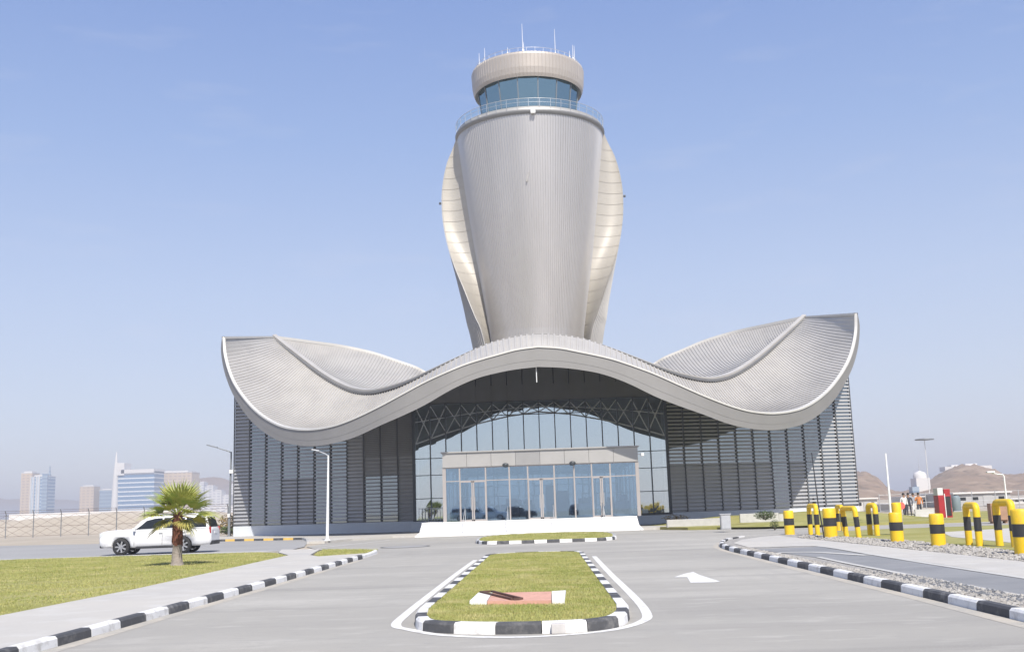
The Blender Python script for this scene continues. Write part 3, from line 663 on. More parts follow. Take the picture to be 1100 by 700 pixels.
# dark boxes added in the vestibule for dark shapes reflected in its glass
for x, w, h, y, mm in ((-6.2, 1.1, 1.1, 79, 'cloth_dark'), (-4.3, 1.2, .7, 80, 'tank'), (-2.6, 1.3, 1.1, 79.5, 'cloth_dark'), (-1.5, .8, 1.0, 81, 'tank'), (3.0, 1.0, 1.0, 80, 'tank'), (5.6, 1.0, 1.1, 79, 'cloth_dark')):
    o = MB(); o.box((x, y, FZ+h/2), (w, .6, h), bev=.05); o.box((x+.1, y+.22, FZ+h+.2), (w*.6, .08, .45)); o.build('dark_box', M[mm], ves, True)
o = MB(); o.box((.45, 82, FZ+1.2), (.75, .75, 2.4)); o.box((1.35, 83, FZ+1.0), (.9, .5, 2.0), bev=.05); o.build('dark_column', M['interior'], ves, True)

# entrance steps
o = MB(); ns = 6; y0 = 73.35; y1 = V-.25
for i in range(ns):
    z1 = FZ*(i+1)/ns; ya = y0+(y1-y0)*i/ns; xa = -8.62; xb = 6.3
    o.box(((xa+xb)/2, (ya+87)/2, z1-FZ/ns/2), (xb-xa, 87-ya, FZ/ns-.004 if i else FZ/ns))
st = o.build('entrance_steps', M['white'], B, True)
for xa, xb in ((-8.86, -8.625), (6.305, 6.5)):
    MB().hexa([(xa, y0-.15, 0), (xb, y0-.15, 0), (xb, 86.9, 0), (xa, 86.9, 0), (xa, y0-.15, .10), (xb, y0-.15, .10), (xb, 86.9, FZ+.06), (xa, 86.9, FZ+.06)]).build('cheek_wall', M['white'], st, True)
for px in (498, 545, 595, 650):
    x = at(px, 560, 74).x; o = MB()
    o.tube([(x, y0+.1, .05), (x, y0+.1, .95), (x, y1, FZ+.95), (x, y1, FZ)], .025, 8); o.build('handrail', M['steel'], st, True)
# ramp railing on the left of the vestibule
o = MB()
for x in np.linspace(-10.0, -7.6, 11): o.tube([(x, 85.6, FZ-.05), (x, 85.6, FZ+1.0)], .022, 6)
for z in (FZ+1.0, FZ+.15): o.tube([(-10.05, 85.6, z), (-7.5, 85.6, z)], .025, 6)
o.build('railing', M['pole_white'], B, True)
o = MB(); o.box((-9.0, 86.1, .5), (3.2, 1.8, .84)); o.build('terrace', M['plinth'], B, True)
o = MB(); o.box((8.3, 86.1, .45), (3.6, 1.8, .74)); o.build('terrace', M['plinth'], B, True)
o = MB(); p = at(576, 394, 72.3); o.tube([p, p-Vector((0, 0, 1.05))], .035, 6); o.build('hanging_rod', M['pole_white'], B, True)

# ================================================================== CONTROL TOWER
TX, TY = -.2, 112.0
T = thing('control_tower', (TX, TY, 0), 'tall vase shaped control tower with ribbed silver shaft and cream fins', 'control tower')
def zof(y, x=570): return at(x, y, TY).z
ZT = 41.55
prof_body = [(6.0, 4.55), (zof(365), 4.86), (zof(325), 5.45), (zof(280), 6.15), (zof(240), 6.72), (zof(215), 7.05), (zof(180), 7.5), (ZT, 7.92)]
def rb(z): return float(np.interp(z, [p[0] for p in prof_body], [p[1] for p in prof_body]))
prof_shell = [(6, 4.9), (13, 5.9), (zof(365), 6.9), (zof(345), 7.35), (zof(330), 7.62), (zof(310), 8.05), (zof(290), 8.5), (zof(260), 9.2), (zof(235), 9.62), (zof(210), 9.72), (zof(190), 9.5), (zof(172), 9.05), (zof(160), 8.5), (ZT-.1, 7.98)]
zz = np.array([p[0] for p in prof_shell]); SC = spline(np.array(prof_shell), 8); SC = SC[np.argsort(SC[:, 0])]
def rsh(z): return float(np.interp(z, SC[:, 0], SC[:, 1]))
az_e = [(6, 44), (13, 49), (zof(365), 53), (zof(345), 58), (zof(330), 63), (zof(310), 69), (zof(290), 77), (zof(265), 85), (zof(240), 89), (zof(200), 90), (zof(160), 89), (ZT-.1, 86)]
AZ = spline(np.array(az_e), 6)
def aze(z): return float(np.interp(z, AZ[:, 0], AZ[:, 1]))
NR = 170; zs = np.linspace(6, ZT, 40)
def pol(r, a, z): return (r*math.sin(a), -r*math.cos(a), z)      # a = azimuth from the front
rows = []
for z in zs:
    r = rb(z); ring = []
    for i in range(NR):
        for s, hh in ((0, 0), (.55, 0), (.62, .06), (.93, .06)): ring.append(pol(r+hh, 2*math.pi*(i+s)/NR, z))
    rows.append(ring)
MB().grid(rows, smooth=False, closed=True).build('shaft', M['shaft'], T)
zs2 = np.linspace(6, ZT-.1, 60); rows = []
NS = 90
for z in zs2:
    e = R(aze(z)); r = rsh(z); ring = []
    for i in range(NS+1):
        for s, hh in (((0, 0), (.6, 0), (.66, .08), (.95, .08)) if i < NS else ((0, 0),)):
            ring.append(pol(r+hh, e+(2*math.pi-2*e)*(i+s)/NS, z))
    rows.append(ring)
MB().grid(rows, smooth=False, closed=False).build('rear_shell', M['shell'], T)
for sg in (1, -1):
    o = MB(); rows = []; 
    for z in zs2:
        e = R(aze(z)); r = rsh(z); r0 = rb(z); e0 = R(84); ring = []
        # the fin is a hollowed band from the shaft out to the shell's edge
        p0 = Vector(pol(r0+.02, e0, z)); p1 = Vector(pol(r+.1, e, z)); w = (p1-p0).length
        for s in np.linspace(0, 1, 7):
            q = p0.lerp(p1, s); q.y += math.sin(math.pi*s)*.18*w; ring.append((sg*q.x, q.y, q.z))
        rows.append(ring)
    o.grid(rows, smooth=True, flip=(sg < 0)); 
    # panel joints every other course, raised 2 cm
    for k in range(2, len(zs2)-2, 2):
        ring = rows[k]; ring2 = rows[k+1]
        a = [(p[0], p[1]-.03, p[2]) for p in ring]; b = [(p[0]*.92+q[0]*.08, p[1]*.92+q[1]*.08-.03, p[2]*.92+q[2]*.08) for p, q in zip(ring, ring2)]
        o.grid([a, b], 1, smooth=True, flip=(sg < 0))
    o.build('side_fin', [M['cream'], M['cream_dark']], T)
    lamp = MB().box((sg*(rsh(34.5)+.25), 0, 34.5), (.24, .22, .26), bev=.04); lamp.build('obstruction_lamp', M['mullion'], T)
# small dark hatch hook on the shaft
o = MB(); p = Vector(pol(rb(34.8)+.16, R(-3), 34.8)); o.bar(p+Vector((-.1, 0, -.5)), p+Vector((.12, 0, .5)), .12); o.build('maintenance_hook', M['shell'], T)
# gallery
o = MB(); o.lathe([(7.0, ZT-.5), (8.05, ZT-.25), (8.15, ZT), (8.15, ZT+.12), (7.2, ZT+.14)], 72); o.build('gallery_rim', M['spandrel'], T)
o = MB(); o.lathe([(7.9, ZT+.1), (7.92, ZT+.55), (7.6, ZT+.58), (7.6, ZT+.1)], 72); o.lathe([(8.0, ZT+.08), (.5, ZT+.1)], 48); o.build('gallery_deck', M['header'], T)
o = MB()
for i in range(44):
    a = 2*math.pi*i/44; o.bar(pol(7.98, a, ZT+.3), pol(8.05, a, ZT+1.35), .03)
o.tube([pol(8.05, 2*math.pi*i/72, ZT+1.35) for i in range(73)], .026, 6); o.tube([pol(8.02, 2*math.pi*i/72, ZT+.95) for i in range(73)], .016, 5)
rl = o.build('gallery_railing', M['steel'], T)
g = MB(); ring0 = [pol(8.0, 2*math.pi*i/72, ZT+.6) for i in range(72)]; ring1 = [pol(8.04, 2*math.pi*i/72, ZT+1.3) for i in range(72)]
g.grid([ring0, ring1], closed=True); g.build('balustrade_glass', M['rail_glass'], rl)
o = MB().box(pol(7.9+.35, R(3), ZT-.2), (.5, .3, .35), bev=.05); o.build('floodlight', M['pole_white'], T)
# cab: 16 facets, glass leaning outwards
ZC0, ZC1, ZC2 = ZT+.15, 46.2, 48.85
NF = 16; off = math.pi/NF
cabg = MB(); cabf = []
for i in range(NF):
    a0, a1 = 2*math.pi*i/NF+off, 2*math.pi*(i+1)/NF+off
    cabg.add([pol(5.05, a0, ZC0+.9), pol(5.05, a1, ZC0+.9), pol(5.55, a1, ZC1+.2), pol(5.55, a0, ZC1+.2)], [(0, 1, 2, 3)])
    cabf.append(MB().bar(pol(5.07, a0, ZC0+.9), pol(5.57, a0, ZC1+.1), .09))
cg = cabg.build('cab_glass', M['cab_glass'], T); [b_.build('glazing_bar', M['pole_grey'], cg) for b_ in cabf]
MB().lathe([(5.1, ZC0), (5.1, ZC0+.92), (.2, ZC0+.95)], 32).build('cab_base', M['header'], T)
MB().lathe([(4.0, ZC0+1), (3.9, ZC1)], 24).build('cab_core', M['interior'], T)
rows = []; NB = 96
for r, z in ((5.85, ZC1), (6.0, ZC1+.35), (6.12, ZC1+1.0), (6.2, ZC2-.25), (6.12, ZC2)):
    ring = []
    for i in range(NB):
        for s, hh in ((0, 0), (.8, 0), (.84, -.03), (.96, -.03)): ring.append(pol(r+hh, 2*math.pi*(i+s)/NB, z))
    rows.append(ring)
cr = MB().grid(rows, smooth=False, closed=True); cr.lathe([(6.12, ZC2), (3, ZC2+.25), (.1, ZC2+.3)], 48, cap=False); cr.lathe([(5.4, ZC1+.3), (5.86, ZC1)], 48, cap=False)
cab_roof = cr.build('cab_roof', M['cab'] if 'cab' in M else mat('cab_cladding', (.43, .39, .35), .5, .25, .05, .5), T)
MB().lathe([(5.5, ZC1+.25), (.2, ZC1+.3)], 32).build('cab_ceiling', M['interior'], T)
o = MB()
for i in range(40): a = 2*math.pi*i/40; o.bar(pol(5.7, a, ZC2), pol(5.7, a, ZC2+.6), .028)
o.tube([pol(5.7, 2*math.pi*i/60, ZC2+.6) for i in range(61)], .022, 5); o.build('roof_railing', M['steel'], T)
for x, y, h in ((-.4, -3.5, 4.3), (3.1, -2.5, 4.0), (-4.6, -1.5, 2.6), (-5.2, -1.8, 1.9), (5.2, -1.5, 2.4), (5.0, -2.4, 2.1), (-.3, -5.5, 1.3), (-2.0, -5.2, .9), (4.6, -3.4, 1.0)):
    o = MB(); o.tube([(x, y, ZC2), (x, y, ZC2+h*.55), (x, y, ZC2+h)], [.042, .03, .015], 6); o.box((x, y, ZC2+h*.3), (.13, .13, .2)); o.build('antenna', M['pole_white'], T)

# ================================================================== PALM
P0 = Vector((-13.13, 38.45, .13))
PT = thing('palm_tree', P0, 'short fan palm with shaggy brown trunk and yellowing lower fronds on the left lawn', 'palm tree')
o = MB(); n = 14; rows = []
for z, r in ((-.05, .26), (.04, .225), (.15, .195), (.35, .175), (.6, .165), (.72, .16)):
    rows.append([(math.cos(2*math.pi*k/n)*r*random.uniform(.94, 1.06), math.sin(2*math.pi*k/n)*r*random.uniform(.94, 1.06), z) for k in range(n)])
o.grid(rows, closed=True); tr = o.build('trunk', M['trunk_low'], PT)
o = MB(); o.tube([(0, 0, .68), (0, 0, 1.78)], [.15, .12], 12)
for i in range(90):   # old leaf bases
    z = .66+1.1*i/90; a = i*2.4; r = .15-.03*(z-.66); d = Vector((math.cos(a), math.sin(a), 0)); p = d*r+Vector((0, 0, z))
    s = Vector((-math.sin(a), math.cos(a), 0)); q = p+d*.05+Vector((0, 0, .16))
    o.add([p-s*.07-d*.02, p+s*.07-d*.02, q+s*.03, q-s*.03, p+d*.03-s*.06, p+d*.03+s*.06], [(0, 1, 2, 3), (5, 4, 3, 2), (4, 5, 1, 0)])
o.build('leaf_boots', M['trunk_up'], tr)
def fan(o, az, el, plen, size, spread, droop, nseg=22, mi=0):
    base = Vector((0, 0, 1.72)); d = Vector((math.cos(az)*math.cos(el), math.sin(az)*math.cos(el), math.sin(el)))
    hub = base+d*plen; side = d.cross(Vector((0, 0, 1))).normalized(); nrm = side.cross(d).normalized()
    mid_ = base.lerp(hub, .5)+Vector((0, 0, .05*plen)); o.tube([base, mid_, hub], [.022, .016, .012], 5, mi)
    roll = random.uniform(-.5, .5); side, nrm = side*math.cos(roll)+nrm*math.sin(roll), nrm*math.cos(roll)-side*math.sin(roll)
    for k in range(nseg):
        t = (k/(nseg-1)-.5)*2; a = t*spread; L = size*(1-.30*abs(t)**1.5)*random.uniform(.88, 1.08)
        dirn = d*math.cos(a)+side*math.sin(a); dirn = (dirn+nrm*(.25*abs(t))).normalized(); sd = dirn.cross(nrm).normalized(); w = L*.038
        pts = [hub]; p = hub.copy(); dd = dirn.copy()
        for j, f in enumerate((.35, .35, .3)):
            p = p+dd*L*f; pts.append(p.copy()); dd = (dd+Vector((0, 0, -droop*(j+1)*.35))).normalized()
        ws = [w*.35, w, w*.75, w*.05]; up_ = nrm*w*.35
        L_ = [pts[j]-sd*ws[j]+up_*(ws[j]/w) for j in range(4)]; C_ = pts; R_ = [pts[j]+sd*ws[j]+up_*(ws[j]/w) for j in range(4)]
        o.grid([L_, C_, R_], mi, smooth=False)
o = MB(); random.seed(11)
for i in range(22):
    az = i*2.39996+random.uniform(-.2, .2); el = R(78-74*(i/21)**.85+random.uniform(-7, 7))
    fan(o, az, el, random.uniform(.32, .50)+.28*i/21, random.uniform(.80, 1.02), R(80), .14+.34*i/21, 21)
o.build('crown', M['frond'], PT)
o = MB()
for i in range(9):
    az = i*2.39996*1.03+.6; el = R(random.uniform(-34, -4)); fan(o, az, el, random.uniform(.40, .70), random.uniform(.58, .78), R(64), .5, 20)
o.build('dry_fronds', M['frond_dry'], PT)

# ================================================================== SUV
def make_suv(loc, rz, label, group=None, paint='carpaint'):
    C = thing('parked_car', loc, label, 'car', group, rz)     # local +X is forward
    st = [(-2.86, .62, 1.12, .84), (-2.83, .50, 1.22, .92), (-2.74, .42, 1.27, .975), (-2.3, .38, 1.29, 1.0), (-1.2, .36, 1.29, 1.015), (.4, .36, 1.285, 1.015), (1.15, .36, 1.275, 1.01), (1.5, .37, 1.27, 1.0), (2.2, .38, 1.245, .99), (2.62, .40, 1.215, .965), (2.80, .45, 1.17, .92), (2.87, .55, 1.07, .84)]
    rows = []
    for x, zb, zt, w in st:
        h = zt-zb
        pr = [(-w*.86, zb), (-w*.97, zb+h*.10), (-w, zb+h*.42), (-w*.985, zb+h*.72), (-w*.945, zb+h*.93), (-w*.86, zt), (-w*.4, zt+.025), (w*.4, zt+.025), (w*.86, zt), (w*.945, zb+h*.93), (w*.985, zb+h*.72), (w, zb+h*.42), (w*.97, zb+h*.10), (w*.86, zb)]
        rows.append([(x, y, z) for y, z in pr])
    o = MB(); o.grid(rows, closed=True, flip=True); n = len(rows[0]); o.add(rows[0], [tuple(range(n))]); o.add(rows[-1], [tuple(range(n))[::-1]])
    body = o.build('body', M[paint], C)
    cut = MB()
    WX = (1.72, -1.42)
    for x in WX:
        for s in (-1, 1): cut.lathe([(.49, -.16), (.49, .16)], 28, (x, s*.95, .41), axis='Y')
    bm_ = bmesh.new(); tmpm = cut.mesh('cut', M['carblack']); bm_.from_mesh(tmpm); bmesh.ops.remove_doubles(bm_, verts=bm_.verts, dist=1e-5); bmesh.ops.recalc_face_normals(bm_, faces=bm_.faces); bm_.to_mesh(tmpm); bm_.free()
    co = bpy.data.objects.new('cut', tmpm); COL.objects.link(co)
    bm_ = bmesh.new(); bm_.from_mesh(body.data); bmesh.ops.remove_doubles(bm_, verts=bm_.verts, dist=1e-5); bmesh.ops.recalc_face_normals(bm_, faces=bm_.faces); bm_.to_mesh(body.data); bm_.free()
    co.matrix_world = Matrix.Translation(loc) @ Matrix.Rotation(rz, 4, 'Z')
    co.parent = C; co.matrix_parent_inverse = Matrix(); co.location = (0, 0, 0); co.rotation_euler = (0, 0, 0); co.matrix_basis = Matrix()
    md = body.modifiers.new('b', 'BOOLEAN'); md.operation = 'DIFFERENCE'; md.object = co; md.solver = 'EXACT'
    bpy.context.view_layer.update(); dg = bpy.context.evaluated_depsgraph_get()
    me = bpy.data.meshes.new_from_object(body.evaluated_get(dg)); body.modifiers.clear(); body.data = me
    bpy.data.objects.remove(co)
    # greenhouse
    gh = [(-2.76, 1.24, .94, -2.58, 1.83, .78), (-2.4, 1.26, .965, -2.3, 1.90, .82), (-.6, 1.27, .97, -.6, 1.945, .84), (.2, 1.26, .965, .1, 1.94, .83), (1.22, 1.245, .93, .54, 1.86, .78)]
    rows = []
    for xb, zb, wb, xt, zt, wt in gh:
        rows.append([(xb, -wb, zb), (xb*.35+xt*.65, -(wb*.32+wt*.68), zb+(zt-zb)*.70), (xt, -wt, zt-.05), (xt, -wt+.1, zt), (xt, -wt*.4, zt+.03), (xt, wt*.4, zt+.03), (xt, wt-.1, zt), (xt, wt, zt-.05), (xb*.35+xt*.65, (wb*.32+wt*.68), zb+(zt-zb)*.70), (xb, wb, zb)])
    o = MB(); o.grid(rows, smooth=True, flip=True); o.add(rows[0], [tuple(range(10))]); o.add(rows[-1], [tuple(range(10))[::-1]])
    o.build('cabin', M[paint], C)
    def sidept(x, f, s):    # point on the cabin side at fraction f of its height
        zb = float(np.interp(x, [-2.7, -.6, 1.3], [1.26, 1.265, 1.255])); zt = float(np.interp(x, [-2.5, -.6, .0, 1.2], [1.84, 1.92, 1.90, 1.58])); wb = float(np.interp(x, [-2.7, -2.3, -.6, .2, 1.28], [.93, .965, .97, .965, .93]))
        wt = float(np.interp(x, [-2.5, -2.2, -.6, .1, 1.2], [.78, .82, .84, .83, .88])); 
        return (x, s*(wb+(wt-wb)*f+.012+.02*math.sin(math.pi*f)), zb+(zt-zb)*f)
    for s in (-1, 1):
        for x0, x1, x2, x3 in ((-2.62, -1.55, -1.58, -2.52), (-1.48, -.42, -.44, -1.50), (-.35, 1.0, .45, -.36)):
            w = MB(); lo = [sidept(x0+(x1-x0)*k/4, .07, s) for k in range(5)]; hi = [sidept(x3+(x2-x3)*k/4, .86, s) for k in range(5)]
            md_ = [sidept((lo[k][0]+hi[k][0])/2, .47, s) for k in range(5)]
            w.grid([lo, md_, hi], smooth=True, flip=(s > 0)); w.build('side_window', M['carglass'], C)
    w = MB(); w.add([(1.215, -.84, 1.30), (1.215, .84, 1.30), (.60, .72, 1.84), (.60, -.72, 1.84)], [(0, 1, 2, 3)]); w.build('windscreen', M['carglass'], C)
    w = MB(); w.add([(-2.775, -.82, 1.31), (-2.775, .82, 1.31), (-2.615, .72, 1.80), (-2.615, -.72, 1.80)], [(3, 2, 1, 0)]); w.build('rear_window', M['carglass'], C)
    for s in (-1, 1):
        MB().tube([(-2.1, s*.76, 1.94), (-2.0, s*.76, 2.0), (-.2, s*.76, 2.0), (.0, s*.75, 1.94)], .022, 6).build('roof_rail', M['chrome'], C)
        MB().box((1.02, s*1.10, 1.28), (.14, .2, .18), bev=.04).build('mirror', M['carpaint'], C)
        MB().box((2.72, s*.80, 1.03), (.26, .26, .22), bev=.04).build('headlight', M['clearlamp'], C)
        MB().box((-2.80, s*.90, 1.14), (.10, .07, .34), bev=.03).build('tail_light', M['redlamp'], C)
        MB().box((-.1, s*1.0, .36), (2.1, .12, .10), bev=.02).build('running_board', M['carblack'], C)
        for x in (-.35, -1.5): MB().box((x+.05, s*1.022, 1.06), (.2, .03, .04)).build('door_handle', M['chrome'], C)
        t = MB()
        for x in (-.38, -1.57, 1.05): t.bar((x, s*1.010, .48), (x-.02, s*1.008, 1.2), .012, .012)
        t.build('door_seam', M['carblack'], C)
    MB().box((2.86, 0, .86), (.06, 1.15, .46), bev=.03).build('grille', M['carblack'], C)
    MB().box((2.80, 0, .46), (.16, 1.5, .14), bev=.04).build('front_bumper', M['carblack'], C)
    MB().box((-2.82, 0, .50), (.14, 1.6, .20), bev=.04).build('rear_bumper', M['carblack'], C)
    MB().box((-2.86, 0, 1.02), (.03, .55, .13)).build('number_plate', M['pole_white'], C)
    for i, x in enumerate(WX):
        for s in (-1, 1):
            t = MB().lathe([(.29, -.13), (.40, -.13), (.425, -.09), (.425, .09), (.40, .13), (.29, .13)], 32, axis='Y', cap=False)
            wh = t.build('wheel', M['tyre'], C); wh.location = (x, s*.885, .425)
            r = MB().lathe([(.30, -.10), (.30, s*.115)], 28, axis='Y', cap=False); r.lathe([(.07, s*.09), (.07, s*.13)], 12, axis='Y')
            for k in range(7):
                a = 2*math.pi*k/7; r.bar((math.cos(a)*.05, s*.11, math.sin(a)*.05), (math.cos(a)*.30, s*.105, math.sin(a)*.30), .03, .075)
            rr = r.build('rim', M['chrome'], wh)
            MB().lathe([(.02, s*.02), (.26, s*.02)], 24, axis='Y', cap=False).build('brake_disc', M['carblack'], wh)
    return C
car = make_suv((-20.15, 56.4, .008), math.pi+R(3), 'long white SUV parked on the asphalt behind the fan palm')

M['darkpaint'] = mat('dark_car_paint', (.03, .035, .05), .2, 0, .05, 1)
for x, y, rz, lab, pa in ((-9.2, -9, 8, 'white SUV reflected in the left panes of the entrance', 'carpaint'), (-4.2, -11, -6, 'dark SUV reflected in the entrance glass left of the middle door', 'darkpaint'), (4.6, -10, 4, 'dark SUV reflected in the entrance glass right of the middle door', 'darkpaint')):
    make_suv((x, y, .008), R(rz), lab, None, pa)

# ================================================================== STREET LAMPS AND POLES
L1 = thing('street_lamp', (-13.45, 66.6, .14), 'slim white street lamp post with a short arm before the left louvred wing', 'street lamp')
MB().tube([(0, 0, 0), (0, 0, .4), (.08, 0, 5.2)], [.12, .09, .05], 10).build('post', M['pole_white'], L1)
MB().lathe([(.2, 0), (.2, .04), (.1, .08)], 12).build('base_plate', M['pole_white'], L1)
MB().tube([(.08, 0, 5.15), (-.1, -.05, 5.3), (-.45, -.2, 5.45)], [.04, .035, .03], 8).build('arm', M['steel'], L1)
MB().box((-.65, -.3, 5.52), (.5, .22, .08), rot=Matrix.Rotation(R(12), 3, 'Y'), bev=.025).build('lamp_head', M['steel'], L1)
pb = at(246, 573, 92)
L2 = thing('street_lamp', (pb.x, 92, 0), 'dark grey street lamp with a long raised arm left of the terminal corner', 'street lamp')
MB().tube([(0, 0, 0), (0, 0, 1), (.12, 0, 7.3)], [.13, .11, .065], 10).build('post', M['pole_grey'], L2)
MB().tube([(.12, 0, 7.2), (-.1, 0, 7.35), (-1.0, -.1, 7.65)], [.05, .05, .04], 8).build('arm', M['pole_grey'], L2)
MB().box((-1.5, -.15, 7.82), (.95, .3, .10), rot=Matrix.Rotation(R(16), 3, 'Y'), bev=.03).build('lamp_head', M['pole_grey'], L2)
MB().box((.2, -.15, 5.6), (.35, .25, .3), bev=.03).build('camera_box', M['pole_white'], L2)
MB().box((.0, -.15, 1.9), (.2, .14, .3), bev=.02).build('control_box', M['pole_white'], L2)
q = at(958, 561, 70)
L3 = thing('flag_pole', (q.x, 70, .12), 'plain tall white pole standing beyond the yellow bollards right of the terminal', 'pole')
MB().tube([(0, 0, 0), (0, 0, 4.3)], [.09, .05], 10).build('post', M['pole_white'], L3); MB().lathe([(.2, 0), (.2, .05)], 12).build('base_plate', M['steel'], L3)
q = at(993, 472, 150)
L4 = thing('mast_light', (q.x, 150, 0), 'thin high mast with a wide flat lamp head, in front of the brown hill', 'mast light')
MB().tube([(0, 0, 0), (0, 0, q.z)], [.07, .04], 8).build('mast', M['shed'], L4)
MB().lathe([(.2, q.z-.12), (1.25, q.z-.05), (1.25, q.z+.1), (.2, q.z+.2)], 20).build('lamp_head', M['pole_grey'], L4)
q = at(1083, 553, 85)
L5 = thing('street_lamp', (q.x, 85, 0), 'white lamp post with a bent arm in front of the long grey shed', 'street lamp')
MB().tube([(0, 0, 0), (0, 0, 2.9), (-.1, 0, 3.1)], [.08, .06, .05], 8).build('post', M['pole_white'], L5); MB().tube([(-.08, 0, 3.05), (-.5, 0, 3.1), (-.9, 0, 3.2)], .045, 6).build('arm', M['pole_white'], L5)
MB().box((-1.0, 0, 3.28), (.6, .3, .12), bev=.03).build('lamp_head', M['pole_white'], L5)

# ================================================================== BOLLARDS AND HOOPS
def bollard(px, D, z, label, rad=.225, h=1.04, lean=0):
    p = at(px, 580, D); T_ = thing('bollard', (p.x, D, .08), label, 'bollard', 'yellow and black posts along the verge')
    b1, b2 = h*.40, h*.68
    MB().lathe([(rad, -.1), (rad, b1)], 24, cap=True).build('post', M['yellow'], T_)
    MB().lathe([(rad+.004, b1), (rad+.004, b2)], 24).build('black_band', M['black'], T_)
    MB().lathe([(rad, b2), (rad, h-.05), (rad*.9, h), (.01, h+.01)], 24, cap=False).build('cap', M['yellow'], T_)
    T_.rotation_euler = (0, R(lean), R(random.uniform(0, 90))); return T_
def hoop(px, D, rz, label, h=1.12, w=.85, tilt=0, r=.105):
    p = at(px, 580, D); T_ = thing('hoop_barrier', (p.x, D, .08), label, 'barrier', 'yellow and black posts along the verge', rz)
    c = .12
    def arc(x, sgn): return [(x+sgn*(c-c*math.cos(a)), 0, h-c+c*math.sin(a)) for a in np.linspace(0, math.pi/2, 5)]
    MB().tube([(0, 0, -.1), (0, 0, h*.38)], r, 14).build('leg', M['yellow'], T_)
    MB().tube([(0, 0, h*.38), (0, 0, h*.72)], r+.004, 14).build('black_band', M['black'], T_)
    MB().tube([(0, 0, h*.72)]+arc(0, -1)+arc(-w, 1)[::-1]+[(-w, 0, h*.72)], r, 14).build('top_rail', M['yellow'], T_)
    MB().tube([(-w, 0, h*.38), (-w, 0, h*.72)], r+.004, 14).build('black_band', M['black'], T_)
    MB().tube([(-w, 0, -.1), (-w, 0, h*.38)], r, 14).build('leg', M['yellow'], T_)
    T_.rotation_euler = (R(tilt), 0, rz); return T_
bollard(849, 51.5, 0, 'stout yellow bollard with black band, farthest of the row beside the lawn mound', .23, 1.12)
hoop(879, 48.5, R(-88), 'yellow hoop barrier seen edge on between the two farthest stout bollards', 1.32, 1.1)
bollard(893, 45.8, 0, 'stout yellow bollard half hidden by a thin black stake', .27, 1.22)
hoop(907, 54, R(-90), 'yellow hoop barrier partly hidden behind the stout bollard with the stake', 1.2, .9)
hoop(923, 44.6, R(-82), 'yellow hoop barrier with wide black leg bands, leaning slightly', 1.2, 1.2, tilt=4)
hoop(943, 46.2, R(-76), 'yellow hoop barrier whose far leg stands clear to the left', 1.28, .55, r=.11)
bollard(964, 39.4, 0, 'stout yellow and black bollard standing before the plain white pole', .23, 1.06)
bollard(966, 46.5, 0, 'yellow and black bollard peeping above the one before the white pole', .2, 1.36)
bollard(1008, 35.4, 0, 'stout yellow and black bollard in front of the red kiosk', .225, 1.04)
hoop(1052, 34.4, R(-93), 'tall yellow hoop barrier with black bands between two stout bollards', 1.27, .95, r=.108)
bollard(1099, 29.2, 0, 'nearest stout yellow bollard, cut by the right edge of the photo', .24, 1.2)
hoop(1090, 33.0, R(-90), 'yellow hoop barrier just behind the nearest stout bollard', 1.34, 1.1, r=.112)
p = at(889, 580, 44.9); tag(MB().tube([(p.x-.12, 44.9, .05), (p.x-.24, 45.0, 1.5), (p.x-.34, 45.0, 3.6)], [.03, .026, .02], 6).build('stake', M['black']), 'thin black stake leaning against the stout yellow bollard', 'stake')

# ================================================================== SHRUBS
def leafball(o, c, r, n, s, mi=0):
    for _ in range(n):
        d = Vector((random.gauss(0, 1), random.gauss(0, 1), random.gauss(0, 1))).normalized()*random.random()**.4
        p = Vector(c)+Vector((d.x*r[0], d.y*r[1], d.z*r[2])); q = Matrix.Rotation(random.uniform(0, 6.3), 3, 'Z') @ Matrix.Rotation(random.uniform(-1.2, 1.2), 3, 'X'); k = s*random.uniform(.6, 1.3)
        o.add([p+q @ Vector(v) for v in ((-k*.5, 0, 0), (0, k*.35, 0), (k*.6, 0, .1*k), (0, -k*.35, 0))], [(0, 1, 2, 3)], mi)
def shrub(px, py, D, r, label, m='leaf', n=500, s=.14):
    p = at(px, py, D); S = thing('shrub', (p.x, D, max(.0, p.z-r[2])), label, 'shrub', 'low shrubs around the terminal')
    o = MB()
    for k in range(6): a = k*1.05; o.tube([(0, 0, 0), (math.cos(a)*r[0]*.5, math.sin(a)*r[1]*.5, r[2]*.9)], [.03, .012], 5)
    o.build('stem', M['bark'], S); o = MB(); leafball(o, (0, 0, r[2]), r, n, s); o.build('foliage', M[m], S); return S
shrub(822, 553, 70, (.75, .5, .3), 'dark green bush on the mound before the right louvred wing', n=1500, s=.07)
shrub(832, 563, 62, (.28, .28, .3), 'small dark green bush near the farthest stout bollard', n=600, s=.05)
shrub(727, 556, 80, (1.1, .4, .25), 'low straggly dry plants beside the right end of the steps', 'leaf_dry', 300, .12)
shrub(247, 563, 97, (1.2, .8, 1.0), 'orange and green overgrown bush left of the terminal corner', 'leaf_dry', 900, .18)
shrub(243, 569, 93, (.9, .6, .35), 'low green bush at the foot of the dark grey street lamp', 'leaf', 500, .14)
